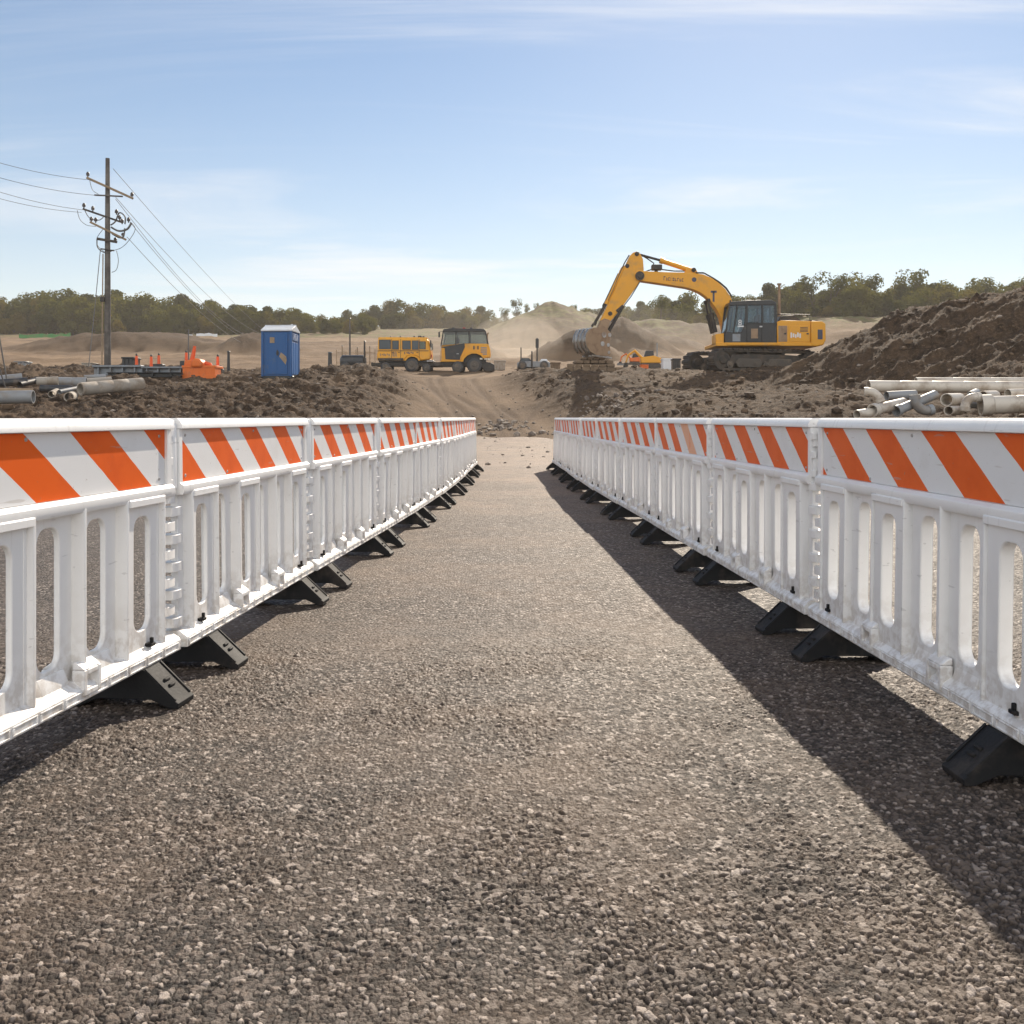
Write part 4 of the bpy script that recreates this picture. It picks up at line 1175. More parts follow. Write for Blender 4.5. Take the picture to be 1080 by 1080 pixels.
b = MB(); P = [X(*q) for q in ((815, 340), (818, 334), (832, 333), (836, 336), (842, 340))]; b.prism(P, -.9, .4, 'y'); b.build('engine_hood', M['dark_steel'], exc, .03, 2)
b = MB(); (x0, z0), (x1, z1) = X(848, 341), X(858, 338); b.box(x0, x1, -.7, .7, z0, z1); b.build('hatch', M['dark_steel'], exc, .02, 1)
for y in (-1.25,):
    b = MB(); P = [X(812, 339), X(812, 333), X(846, 333.5), X(846, 339.5)]; b.tube([(q[0], y, q[1]) for q in P], .022, 8); b.build('handrail', M['dark_steel'], exc)
b = MB(); b.prism([X(749, 364), X(749, 353.5), X(757.5, 352.5), X(757.5, 364)], -1.3, -.35, 'y'); b.build('toolbox', M['yellow'], exc, .02, 1)
# cab
CY0, CY1 = -1.36, -.38
cabp = [X(758.5, 362.5), X(758.5, 353), X(763, 326), X(764.5, 322), X(808, 320), X(810.5, 324), X(811.3, 362.5)]
b = MB(); b.prism([X(757.8, 363.2), X(758.4, 351), X(775, 352), X(779, 341.5), X(811.2, 342), X(811.4, 363.2)], CY0, CY1, 'y'); cab = b.build('cab', M['cab_black'], exc, .02, 1)
b = MB(); P = [X(762, 324.5), X(763.5, 320.5), X(780, 319.2), X(806, 318.6), X(810.5, 321), X(811, 324)]; b.prism(P, CY0 - .03, CY1 + .03, 'y'); b.build('cab_roof', M['cab_black'], cab, .03, 2)
for y in (CY0 - .02, CY1 - .06):
    for (q0, q1, w_) in ((X(763, 323), X(759.2, 353), .035), (X(771, 323), X(767, 352), .03), (X(780.5, 323), X(779, 345), .045), (X(796.5, 323), X(796.5, 345), .05), (X(809.7, 323), X(810.3, 345), .055)):
        o = bar(cab, q0, q1, w_, y)
for (pts, g) in (((X(763.8, 324), X(770, 324), X(766.5, 352), X(759.8, 352)), 'glass'), ((X(772, 324), X(779.5, 324), X(778.2, 342), X(774.8, 351.5), X(768, 351.5)), 'glass'), ((X(781.7, 324), X(795.5, 324), X(795.5, 341.8), X(780.5, 341.5)), 'glass'), ((X(797.6, 324), X(808.6, 324), X(809.2, 342), X(797.6, 341.8)), 'glass')):
    b = MB(); b.prism(pts, CY0 + .005, CY0 + .017, 'y'); b.build('window_pane', M[g], cab)
    b = MB(); b.prism(pts, CY1 - .03, CY1 - .018, 'y'); b.build('window_pane', M[g], cab)
b = MB(); (xa, za), (xb, zb) = X(763.2, 324), X(758.6, 353); b.add([(xa, CY0 + .06, za), (xa, CY1 - .06, za), (xb, CY1 - .06, zb), (xb, CY0 + .06, zb), (xa + .012, CY0 + .06, za), (xa + .012, CY1 - .06, za), (xb + .012, CY1 - .06, zb), (xb + .012, CY0 + .06, zb)],
                                                              [(0, 1, 2, 3), (7, 6, 5, 4), (0, 4, 5, 1), (1, 5, 6, 2), (2, 6, 7, 3), (3, 7, 4, 0)]); b.build('windscreen', M['glass'], cab)
(x0, z0), (x1, z1) = X(780.5, 361.5), X(797, 322); b = MB()
for (a0, a1, c0, c1) in ((x0, x0 + .05, z0, z1), (x1 - .05, x1, z0, z1), (x0, x1, z0, z0 + .05), (x0, x1, (z0 + z1) / 2 - .06, (z0 + z1) / 2 - .02)): b.box(a0, a1, CY0 - .028, CY0 - .004, c0, c1)
dr = b.build('door_frame', M['cab_black'], cab, .006, 1)
(x, z) = X(795, 346); b = MB(); b.box(x - .07, x + .05, CY0 - .075, CY0 - .027, z - .03, z + .03); b.build('handle', M['steel'], dr)
(x0, z0), (x1, z1) = X(785, 358), X(792, 348); b = MB(); b.box(x0, x1, CY0 - .008, CY0 - .003, z0, z1); b.build('decal', M['rust_plate'], cab)
(x0, z0), (x1, z1) = X(766, 361), X(774, 353.5); b = MB(); b.box(x0, x1, CY0 - .008, CY0 - .003, z0, z1); b.build('lower_panel', M['grey_metal'], cab)
(x0, z0), (x1, z1) = X(787, 350), X(795, 333); b = MB(); b.prism([(x0, z0), (x1, z0), (x1 + .06, z1), (x1 - .12, z1), (x1 - .16, z0 + .22), (x0, z0 + .18)], CY0 + .25, CY1 - .22, 'y'); b.build('seat', M['seat_red'], cab, .03, 2)
b = MB(); b.tube([(X(778, 350)[0], -.9, X(0, 350)[1]), (X(776, 338)[0], -.9, X(0, 338)[1])], .03, 8); b.tube([(X(776.5, 338)[0], -1.08, X(0, 338)[1]), (X(776.5, 338)[0], -.72, X(0, 338)[1])], .03, 8); b.build('control_lever', M['cab_black'], cab)
fc = bpy.data.curves.new('figure', 'FONT'); fc.body = '8'; fc.size = .36; fc.extrude = .002
fo = bpy.data.objects.new('figure', fc); me = bpy.data.meshes.new_from_object(fo); bpy.data.objects.remove(fo)
me.materials.append(M['decal_white']); fo = bpy.data.objects.new('window_figure', me); COL.objects.link(fo); fo.parent = cab
fo.rotation_euler = (PI / 2, 0, 0); fo.location = (X(771.6, 0)[0], CY0 + .001, X(0, 344.5)[1])
b = MB(); (x0, z0), (x1, z1) = X(771.3, 346.4), X(777.5, 344.9); b.box(x0, x1, CY0 + .0005, CY0 + .004, z0, z1); b.build('window_decal', M['decal_white'], cab)
for px in (784, 794):
    (x, z) = X(px, 319); b = MB(); b.box(x - .1, x + .1, -1.1, -.9, z - .02, z + .07); b.build('roof_lamp', M['cream_lamp'], cab, .01, 1)
# boom, stick, cylinders
boomP = [(669.5, 288), (672, 284.5), (682, 285.8), (705, 286.6), (727, 287), (741, 289), (750, 293), (757, 298), (764, 304.5), (769, 312), (772.5, 321), (774, 350), (764, 356), (761, 345), (758.5, 334), (754.5, 326), (749, 318.5), (743.5, 312.5), (737, 308), (730, 305), (723, 303), (700, 299.5), (676, 296), (670.5, 294)]
b = MB(); b.prism([X(*q) for q in boomP], -.28, .28, 'y'); boom = b.build('boom', M['yellow'], exc, .03, 2)
stP = [(663.5, 269.5), (667, 266), (671.5, 264.6), (675, 267.5), (677.6, 273), (678.4, 284), (676, 293.5), (672, 300), (664, 311.5), (655, 324), (646, 335), (640.5, 340.5), (633.5, 341.5), (632.5, 337), (638, 326), (646, 309), (654, 291), (659, 279.5)]
b = MB(); b.prism([X(*q) for q in stP], -.23, .23, 'y'); stick = b.build('stick', M['yellow'], exc, .03, 2)
def pin(px, py, r, w_, parent, m='dark_steel', name='pin'):
    x, z = X(px, py); bb = MB(); bb.tube([(x, -w_, z), (x, w_, z)], r, 18); bb.tube([(x, -w_ - .03, z), (x, -w_, z)], [r * .5, r * .62], 14); return bb.build(name, M[m], parent)
pin(674, 290.5, .21, .34, boom); pin(671, 267.5, .10, .27, stick); pin(731, 284, .10, .22, boom); pin(661, 280, .10, .25, stick); pin(643, 330, .10, .27, stick)
pin(769, 278 + 39, .05, .30, boom)
def cyl(q0, q1, q2, r, y, parent, m='yellow'):
    """barrel from q0 to q1, bright rod from q1 to q2"""
    P = [(X(*q)[0], y, X(*q)[1]) for q in (q0, q1, q2)]
    bb = MB(); bb.tube([P[0], P[1]], r, 14); d = (Vector(P[1]) - Vector(P[0])).normalized(); bb.tube([Vector(P[1]) - d * .12, Vector(P[1]) + d * .05], r * 1.25, 14)
    c = bb.build('hydraulic_cylinder', M[m], parent); bb = MB(); bb.tube([P[1], P[2]], r * .5, 10); bb.tube([Vector(P[2]) - d * .1, Vector(P[2]) + d * .05], r * .9, 10); bb.build('rod', M['dark_steel'], c)
    return c
cyl((729, 284), (697, 273.5), (671.5, 266.5), .115, 0, boom)
for (px, py) in ((728, 285),):
    b = MB(); b.prism([X(721, 288), X(724, 281.5), X(733, 282), X(737, 289)], -.13, .13, 'y'); b.build('cylinder_bracket', M['yellow'], boom, .02, 1)
cyl((656.5, 282), (639.5, 319), (627, 341), .085, -.16, stick); cyl((653, 287), (637, 321), (625, 342), .06, .16, stick, 'dark_steel')
b = MB(); b.prism([X(653, 285), X(655, 281), X(661, 278), X(664, 284), X(658, 289)], -.2, .2, 'y'); b.build('cylinder_bracket', M['yellow'], stick, .02, 1)
for y in (-.36, .36): cyl((753, 350), (748.5, 331), (745.5, 316), .10, y, boom, 'dark_steel')
for (q0, q1, r, y) in (((656.5, 323), (637.5, 357), .055, -.26), ((654, 327), (635, 357), .04, .2), ((657, 322), (650, 328), .09, -.2)):
    b = MB(); b.tube([(X(*q0)[0], y, X(*q0)[1]), (X(*q1)[0], y, X(*q1)[1])], r, 10); b.build('bucket_link', M['dark_steel'], stick)
b = MB(); b.box(*sorted((X(687, 0)[0], X(698, 0)[0])), -.18, .18, X(0, 284)[1], X(0, 278)[1]); b.box(*sorted((X(690, 0)[0], X(694, 0)[0])), -.05, .05, X(0, 287)[1], X(0, 284)[1]); b.build('work_lamp', M['dark_steel'], boom, .05, 2)
# hoses along the arm
def hose(pts, y, r, parent):
    b = MB(); b.tube([(X(*q)[0], y, X(*q)[1]) for q in pts], r, 6); b.build('hydraulic_hose', M['cab_black'], parent)
hose([(680, 285), (690, 281.5), (700, 282.5), (712, 284), (724, 284)], .2, .03, boom)
hose([(733, 287), (742, 287.5), (751, 292.5), (758, 297), (765, 303), (771, 312)], -.2, .035, boom)
hose([(733, 286), (742, 286), (751, 291), (759, 296.5), (766, 302.5), (772, 311)], .1, .03, boom)
hose([(663, 268.5), (658, 277), (654, 286), (646, 305), (640, 318)], -.22, .03, stick)
hose([(674, 297), (665, 312), (655, 325), (644, 339)], -.25, .025, stick)
hose([(672, 265), (677, 267.5), (683, 271), (690, 276), (688, 283)], .12, .03, stick)
# worn lettering on the boom
b = MB(); xx = 699.0
for k, (w_, h_) in enumerate(((1.8, 4.2), (1.4, 3.2), (1.6, 3.4), (1.3, 3.2), (1.7, 3.4), (1.5, 3.2), (1.5, 3.5), (1.8, 3.2), (1.3, 3.4))):
    (x0, z0) = X(xx, 295.2 + k * .18); s1 = w_ * E; s2 = h_ * E
    b.box(x0, x0 + s1 * .32, -.284, -.2805, z0, z0 + s2)
    if k % 2 == 0: b.box(x0, x0 + s1, -.284, -.2805, z0 + s2 * .78, z0 + s2)
    if k % 3 != 0: b.box(x0, x0 + s1, -.284, -.2805, z0, z0 + s2 * .24)
    if k % 3 == 1: b.box(x0 + s1 * .7, x0 + s1, -.284, -.2805, z0 + s2 * .2, z0 + s2 * .8)
    xx += w_ + .85
b.build('worn_lettering', M['decal_dark'], boom)
(x, z) = X(731, 294.5); b = MB(); b.tube([(x, -.285, z), (x, -.2805, z)], .11, 14); b.build('emblem', M['decal_dark'], boom)
b = MB(); (x, z) = X(751.5, 311)
b.box(x - .05, x + .04, -.286, -.2805, z - .3, z + .2); b.box(x - .14, x + .14, -.286, -.2805, z + .12, z + .22); b.build('warning_decal', M['decal_dark'], boom)
# bucket
bkP = [(632.5, 345), (638, 350), (637, 357), (636.5, 365), (638, 374), (633, 375.3), (617, 374.3), (609, 371), (604.5, 366), (602.6, 359), (604, 352.5), (608, 347), (613, 345.2), (622, 344.2)]
b = MB()
shell = [(622, 344.2), (613, 345.2), (608, 347), (604, 352.5), (602.6, 359), (604.5, 366), (609, 371), (617, 374.3)]
inn = [(622, 346), (614, 347), (609.5, 348.6), (606, 353.4), (604.8, 359), (606.4, 365), (610, 369.2), (617.5, 372.4)]
b.prism([X(*q) for q in shell + inn[::-1]], -.62, .62, 'y')
bk = b.build('bucket', M['bucket_steel'], exc, .012, 1, angle=50)
for y in (-.66, .62):
    b = MB(); b.prism([X(*q) for q in bkP], y, y + .04, 'y'); b.build('side_plate', M['rust_plate'], bk, .01, 1)
for k in range(5):
    y = -.56 + k * .28; b = MB(); b.prism([X(616, 375.5), X(617, 372), X(640, 376.5), X(640, 378)], y - .06, y + .06, 'y'); b.build('tooth', M['bucket_steel'], bk, .01, 1)
for y in (-.55, -.18, .18, .52):
    b = MB(); q = [X(*p) for p in ((612.5, 344.4), (607.2, 346.3), (603.2, 352.2), (601.7, 359), (603.7, 366.6), (608.6, 372), (609.4, 371), (604.8, 366), (602.9, 359), (604.3, 352.5), (608.2, 347), (613, 345.2))]; b.prism(q, y - .05, y + .05, 'y'); b.build('wear_strip', M['chrome'], bk)
b = MB(); b.prism([X(*q) for q in ((629, 346), (632, 338), (637, 335), (643, 337), (641, 345), (637, 352), (632, 352))], -.30, .30, 'y'); b.build('bucket_bracket', M['rust_plate'], exc, .02, 1)
for (px, py, r) in ((628, 352, .14), (636, 352, .1), (626, 362, .12), (634, 363, .09), (635, 371, .08)):
    x, z = X(px, py); b = MB(); b.tube([(x, -.685, z), (x, -.655, z)], r, 14); b.build('boss', M['bucket_steel'], bk)

pv = Vector((X(634, 0)[0], 0, X(0, 372)[1])); bk.rotation_euler.z = math.radians(30); bk.scale = (.90, .86, .96)
bk.location = pv - Matrix.Rotation(math.radians(30), 3, 'Z') @ Vector((pv.x * .90, 0, pv.z * .96))

# timber mats under the bucket
mats = ((594, 655, 388, 393.4, 'lowest broad timber mat in the stack under the bucket'), (598, 648, 384, 388, 'third muddy timber mat in the stack under the bucket'), (605, 645, 380, 384, 'second muddy timber mat in the stack under the bucket'), (612, 638, 376.6, 380, 'topmost short timber mat directly under the bucket'))
zb = wz(393.4, EY)
for k, (p0, p1, r0, r1, lab) in enumerate(mats):
    z0, z1 = wz(r1, EY), wz(r0, EY) - .006
    if k == 0: z0 -= .35
    t = thing('timber_mat', lab, 'timber mat', (wx((p0 + p1) / 2, EY), EY, z0), math.radians((3, -4, 5, -2)[k]), 'timber mats under the bucket')
    L = (p1 - p0) * E; Wd = 1.5 - .2 * k; nb = 7 - k
    for j in range(nb):
        b = MB(); x0 = -L / 2 + L * j / nb; dy = random.uniform(-.12, .12); dzz = random.uniform(-.05, 0) * (k > 0)
        b.box(x0 + .012, x0 + L / nb - .012, -Wd / 2 + dy, Wd / 2 + dy, 0, z1 - z0 + dzz); b.build('baulk', M['wood_brown'], t, .025, 1)


# ------------------------------------------------------------------ pipes
def pipe(p0, p1, r, mname, label, cat='pipe', group=None, wall=.14, joints=0, name='drain_pipe', sockets=False):
    P0, P1 = Vector(p0), Vector(p1); d = (P1 - P0); L = d.length; dn = d / L
    o = thing(name, label, cat, P0, 0, group); b = MB()
    ns = max(1, joints); rr = []; pts = []
    for i in range(ns):
        a = L * i / ns; c = L * (i + 1) / ns
        if i: pts += [dn * (a + .004)]; rr += [r * .955]
        pts += [dn * (a + .02), dn * (c - .02)]; rr += [r, r]
        if i < ns - 1: pts += [dn * (c - .004)]; rr += [r * .955]
    b.tube(pts, rr, 22, wall=r * wall); b.build('barrel', M[mname], o)
    if sockets:
        b = MB(); b.tube([dn * .0, dn * r * 1.1, dn * r * 1.3], [r * 1.2, r * 1.2, r * 1.02], 22, wall=r * .17); b.build('socket', M[mname], o)
    return o


def elbow(c, r, R, a0, a1, rz, mname, label, group, ry=0):
    o = thing('pipe_elbow', label, 'pipe fitting', c, 0, group); o.rotation_euler = (ry, 0, rz); b = MB()
    pts = [(R * math.cos(a0 + (a1 - a0) * i / 10), 0, R * math.sin(a0 + (a1 - a0) * i / 10)) for i in range(11)]
    b.tube(pts, r, 20, wall=r * .13); b.build('bend', M[mname], o)
    for i, j in ((0, 1), (10, 9)):
        p, q = Vector(pts[i]), Vector(pts[j]); d = (p - q).normalized(); b = MB(); b.tube([p - d * r * .2, p + d * r * .75], r * 1.14, 20, wall=r * .16); b.build('socket', M[mname], o)
    return o


# right: off-white pipes and fittings at the foot of the spoil heap
gp = 'off-white pipes and fittings at the foot of the right heap'
Q = 22.0
def R_(px, py, Y=Q): return at(px, py, Y)
pipe(R_(915, 407.5, 23.0), R_(1150, 409, 23.2), .135, 'plastic_pipe', 'long off-white pipe lying across the top of the right pipe pile', group=gp, joints=7)
pipe(R_(965, 402.5, 24.0), R_(1085, 402.5, 24.2), .10, 'plastic_pipe', 'off-white pipe lying behind the long one on the right pile', group=gp, joints=3)
pipe(R_(1034, 427.5, 21.5), R_(1150, 424, 21.2), .19, 'plastic_pipe', 'thick cream pipe at the right edge of the right pipe pile', group=gp, joints=3, sockets=True)
pipe(R_(920, 433, 21.3), R_(954, 425, 21.9), .115, 'plastic_pipe', 'pale pipe with a socket lying low at the left of the right pile', group=gp, sockets=True)
pipe(R_(903, 437.5, 21.2), R_(927, 434, 21.5), .10, 'plastic_pipe', 'short muddy pipe end at the far left of the right pile', group=gp)
pipe(R_(945, 433.5, 21.5), R_(987, 416, 22.1), .10, 'grey_pipe', 'grey pipe slanting up through the middle of the right pile', group=gp, sockets=True)
pipe(R_(934, 417.5, 22.4), R_(966, 416, 22.6), .10, 'grey_pipe', 'short grey pipe under the long one near its left end', group=gp)
pipe(R_(998, 421.5, 21.7), R_(1012, 421.0, 22.4), .135, 'plastic_pipe', 'short stub pipe facing the walkway in the middle of the right pile', group=gp)
pipe(R_(1000, 433, 21.4), R_(1013, 433, 22.0), .10, 'plastic_pipe', 'small muddy stub pipe under the middle of the right pile', group=gp)
pipe(R_(1036, 417.5, 22.0), R_(1050, 417, 22.6), .11, 'plastic_pipe', 'stub pipe under the long one beside the thick cream pipe', group=gp)
pipe(R_(1020, 427, 21.7), R_(1037, 427, 21.9), .075, 'grey_pipe', 'thin grey connecting pipe running into the thick cream pipe', group=gp)
pipe(R_(1062, 415.5, 22.2), R_(1110, 414.5, 22.5), .11, 'plastic_pipe', 'pale pipe above the thick cream one at the right edge', group=gp)
pipe(R_(1024, 417, 22.2), R_(1030, 414, 22.8), .09, 'grey_pipe', 'small grey stub under the long pipe right of the middle', group=gp)
elbow(R_(916, 425, 21.8), .085, .24, math.radians(20), math.radians(95), math.radians(-15), 'plastic_pipe', 'off-white elbow fitting at the left end of the right pile', gp)
elbow(R_(977, 420, 21.6), .10, .26, math.radians(180), math.radians(285), math.radians(10), 'grey_pipe', 'grey elbow curling down in the middle of the right pile', gp)
elbow(R_(1028, 430, 21.5), .095, .22, math.radians(80), math.radians(180), math.radians(8), 'plastic_pipe', 'off-white elbow standing left of the thick cream pipe', gp)
# left: pipes dumped on the bank
gl = 'pipes dumped on the left bank'
pipe(at(84, 410.5, 30.5), at(150, 404.8, 32.2), .20, 'concrete', 'brown concrete pipe with three joints in front of the left pile', group=gl, joints=4, wall=.2)
pipe(at(-30, 419.5, 29.0), at(36, 418.5, 29.2), .19, 'grey_pipe', 'thick grey pipe at the left edge of the left pile', group=gl)
pipe(at(-30, 410.5, 29.8), at(36, 411.5, 29.9), .05, 'wood_tan', 'thin pale pole lying behind the thick grey pipe', 'pole', gl)
pipe(at(72.5, 418.8, 29.4), at(77, 417.5, 30.3), .14, 'concrete', 'short concrete stub facing the walkway below the left pile', group=gl)
pipe(at(54, 416, 29.8), at(60, 413, 30.6), .10, 'concrete', 'small concrete stub left of the bigger stub', group=gl)
pipe(at(38, 402.5, 33.0), at(62, 401.5, 33.2), .14, 'concrete', 'pale concrete pipe section at the top of the left pile', group=gl, joints=2)
pipe(at(60, 402.8, 33.6), at(92, 403.2, 33.8), .16, 'grey_pipe', 'grey pipe section at the top of the left pile', group=gl, joints=2)
pipe(at(42, 410, 31.2), at(78, 410.5, 31.3), .12, 'dark_pipe', 'black pipe lying in the hollow of the left pile', group=gl)
pipe(at(-20, 402, 34.0), at(24, 397.5, 34.6), .13, 'grey_pipe', 'grey pipe lying at the left edge behind the stay wires', group=gl)
pipe(at(-22, 405.5, 32.0), at(30, 402, 32.6), .12, 'dark_pipe', 'black pipe slanting behind the stay wires at the left edge', group=gl)
pipe(at(20, 405.8, 32.2), at(42, 400.5, 33.2), .10, 'dark_pipe', 'short black pipe left of the pale concrete section', group=gl)
pipe(at(62, 413.5, 30.2), at(82, 409.5, 31.0), .07, 'grey_pipe', 'thin grey pipe leaning beside the brown concrete pipe', group=gl)
pipe(at(90, 402, 35.0), at(118, 400, 35.5), .09, 'concrete', 'thin muddy pipe behind the brown concrete pipe', group=gl)
pipe(at(88, 398, 36), at(112, 397, 36.4), .08, 'grey_pipe', 'thin grey pipe lying before the long grey beams', group=gl)


# ------------------------------------------------------------------ long grey beams, orange machine, delineators on the left
BY = 43.0
def beam(pa, pb, py, hh, dpt, Y, label, m='grey_metal'):
    x0, x1 = wx(pa, Y), wx(pb, Y); z1 = wz(py, Y); b_ = thing('steel_beam', label, 'steel beam', (x0, Y, z1 - hh), 0, 'grey steel beams on the left bank')
    L = x1 - x0; b = MB()
    prof = [(0, 0), (dpt, 0), (dpt, hh * .16), (dpt * .6, hh * .24), (dpt * .6, hh * .76), (dpt, hh * .84), (dpt, hh), (0, hh), (0, hh * .84), (dpt * .4, hh * .76), (dpt * .4, hh * .24), (0, hh * .16)]
    b.prism(prof, 0, L, 'x'); b.build('web', M[m], b_, .012, 1)
    for k in range(4):
        x = L * (k + .5) / 4; q = MB(); q.box(x - .02, x + .02, .005, dpt * .39, hh * .2, hh * .8); q.build('stiffener', M[m], b_)
    return b_
beam(97, 148, 385, .52, .5, BY, 'long grey beam at the foot of the utility pole')
beam(148.5, 196, 386.5, .46, .5, BY + .3, 'grey beam running up to the orange machine')
beam(112, 190, 392.5, .20, .4, BY - .7, 'low dark grey beam lying in front of the other beams', 'cab_black')
oz = ground(wx(212, BY), BY) - .03
om = thing('orange_pump_unit', 'orange skid-mounted pump machine standing at the end of the grey beams', 'pump machine', (wx(195, BY), BY - .3, oz))
def O(px, py): return ((px - 195) / FPX * BY, wz(py, BY) - oz)
b = MB(); (x0, z0), (x1, z1) = O(195, 399), O(229, 386.5); b.box(x0, x1, 0, 1.1, max(z0, .05), z1); b.box(x0 - .03, x1 + .03, -.03, 1.13, z1 - .07, z1 + .03); b.box(x0 - .03, x1 + .03, -.03, 1.13, .0, .16)
for k in range(5): b.box(x0 + .1 + k * (x1 - x0) / 5, x0 + .16 + k * (x1 - x0) / 5, -.02, 0, .12, z1)
b.build('tank', M['orange'], om, .02, 1)
b = MB(); P = [O(195.5, 386.3), O(195.5, 380.5), O(203, 379.5), O(206, 383), O(206, 386.3)]; b.prism(P, .1, .9, 'y'); b.build('fuel_box', M['orange'], om, .05, 2)
b = MB(); P = [O(204, 388), O(204.5, 381), O(208, 378), O(213, 379), O(217, 383), O(216, 388)]; b.prism(P, -.12, .7, 'y'); b.build('engine_cover', M['orange'], om, .09, 3)
b = MB(); (x, z) = O(205, 368); (x2, z2) = O(202.5, 380); b.tube([(x2, .3, z2), (x, .3, z)], [.10, .07], 12); b.tube([(x, .3, z), (x + .01, .3, z + .12)], .06, 10); b.build('intake_stack', M['orange_plastic'], om)
b = MB(); (x, z) = O(216, 383); b.tube([(x, .3, z), (x + .22, .3, z - .06), (x + .3, .3, z - .22)], [.09, .09, .08], 10); b.build('outlet_pipe', M['orange_plastic'], om)
b = MB(); (x, z) = O(198, 347); (x2, z2) = O(198, 380); b.tube([(x2, .4, z2), (x, .4, z)], .025, 6); b.build('aerial', M['wire'], om)
for (px, py, hh, Yd, lab) in ((144, 382, .28, 45.5, 'first and leftmost orange delineator post behind the grey beams'), (159.5, 384, .32, 44.5, 'middle orange delineator post behind the grey beams'), (167.5, 381, .26, 45.5, 'orange delineator post nearest the orange machine on its left'), (196.5, 378, .25, 44.6, 'orange delineator post standing behind the orange machine'), (229.7, 386, .40, 43.8, 'orange delineator post at the right end of the orange machine')):
    zb_ = wz(py + 3, Yd); top = wz(py, Yd) + hh
    d = thing('delineator_post', lab, 'delineator', (wx(px, Yd), Yd, zb_), 0, 'orange delineator posts by the grey beams')
    h = top - zb_
    b = MB(); b.tube([(0, 0, 0), (0, 0, h * .25), (0, 0, h * .9), (0, 0, h)], [.075, .065, .06, .045], 12); b.build('post', M['orange_plastic'], d)
    b = MB(); b.tube([(0, 0, h), (0, 0, h + .05), (0, 0, h + .10)], [.035, .05, .02], 8); b.build('grip', M['cab_black'], d)
    b = MB(); gz = ground(wx(px, Yd), Yd) - zb_; b.prism([(-.22, -.22), (.22, -.22), (.22, .22), (-.22, .22)], min(gz, -.1), .0, 'z'); b.build('base', M['cab_black'], d, .02, 1)

# dark skip beside the pole and small plant behind
def lowbox(name, label, cat, px0, px1, py0, py1, Y, m, dp=.8, taper=.1, group=None, lid=None):
    x0, x1 = wx(px0, Y), wx(px1, Y); xc = (x0 + x1) / 2; z0 = min(wz(py1, Y), ground(xc, Y) + .02); z1 = wz(py0, Y); hw = (x1 - x0) / 2; H = z1 - z0
    o = thing(name, label, cat, (xc, Y, z0), 0, group); b = MB(); t = hw * taper
    b.prism([(-hw + t, 0), (hw - t, 0), (hw, H * .86), (-hw, H * .86)], 0, dp, 'y'); b.build('body', M[m], o, .03, 1)
    b = MB(); b.box(-hw - .03, hw + .03, -.03, dp + .03, H * .86 + .002, H); b.build('rim', M[lid or m], o, .015, 1)
    for k in (-.5, 0, .5):
        b = MB(); b.prism([(-.05, -.04), (.05, -.04), (.05, .02), (-.05, .02)], H * .08, H * .84, 'z'); q = b.build('rib', M[lid or m], o); q.location.x = k * hw * 1.4
    return o
lowbox('rubble_skip', 'small dark skip behind the grey beams beside the utility pole', 'skip', 128.5, 140.5, 376.5, 386, 46, 'cab_black', .9, .18)
lowbox('storage_crate', 'grey crate at the left edge of the wet ground', 'crate', 15, 26, 381, 388, 52, 'grey_metal', .8, .03)
lowbox('storage_crate', 'pale crate left of the utility pole', 'crate', 86, 97, 382.5, 389, 50, 'concrete', .8, .03)

# far plastic sheeting and green fence along the edge of the wood
def strip(name, label, cat, p0, p1, py, hh, Y, m, seg=7):
    x0, x1 = wx(p0, Y), wx(p1, Y); o = thing(name, label, cat, (x0, Y, 0)); L = x1 - x0
    pts = []
    for i in range(seg + 1):
        x = L * i / seg; pts.append((x, ground(x0 + x, Y)))
    b = MB(); top = [(x, z + hh * (1 + .35 * math.sin(i * 2.3 + x))) for i, (x, z) in enumerate(pts)]
    b.prism([(x, z - .1) for x, z in pts] + top[::-1], 0, .12, 'y'); b.build('cloth', M[m], o)
    for i in range(0, seg + 1, 2):
        b = MB(); x, z = pts[i]; b.tube([(x, .16, z - .2), (x, .16, z + hh * 1.3)], .05, 6); b.build('stake', M['wood_tan'], o)
    return o
strip('mesh_fence', 'low green mesh fence at the edge of the wood on the left', 'fence', 20, 74, 354, .65, 172, 'green_net', 11)
strip('mesh_fence', 'short green mesh fence right of the utility pole', 'fence', 118, 140, 354, .45, 176, 'green_net', 5)
strip('sheeting', 'long white plastic sheeting below the wood', 'sheeting', 176, 203, 354, .5, 172, 'white_sheet', 6)
strip('sheeting', 'short white plastic sheeting right of the longer one', 'sheeting', 207, 229, 354, .45, 174, 'white_sheet', 5)


# ------------------------------------------------------------------ stakes and posts
def post(px, ptop, pbot, Y, r, m, label, name='marker_post', flag=None):
    x = wx(px, Y); gz = ground(x, Y); o = thing(name, label, 'post', (x, Y, gz - .1)); h = wz(ptop, Y) - gz + .1
    b = MB(); b.tube([(0, 0, 0), (0, 0, h * .5), (0, 0, h)], [r, r * .95, r * .8], 8); b.build('shaft', M[m], o)
    b = MB(); b.tube([(0, 0, h), (0, 0, h + .04)], [r * 1.3, r * .6], 8); b.build('cap', M['cab_black'], o)
    if flag:
        b = MB(); b.box(-.11, .11, -r - .03, -r - .002, h - flag, h - .03); b.build('plate', M['cab_black'], o, .01, 1)
    return o
post(369, 336, 384, 62, .055, 'wood_grey', 'tall grey post left of the yellow van')
post(384.5, 360, 385, 61, .06, 'dark_steel', 'dark steel post just left of the yellow van')
post(348, 372, 391, 55, .12, 'cab_black', 'stout black post standing right of the blue toilet')
post(361, 365, 385, 63, .05, 'wood_tan', 'thin pale stake between toilet and van')
post(377, 367, 385, 64, .045, 'wood_tan', 'thin pale stake between the two tall posts')
post(390, 366, 385, 64, .04, 'wood_tan', 'thin pale stake against the rear of the yellow van')
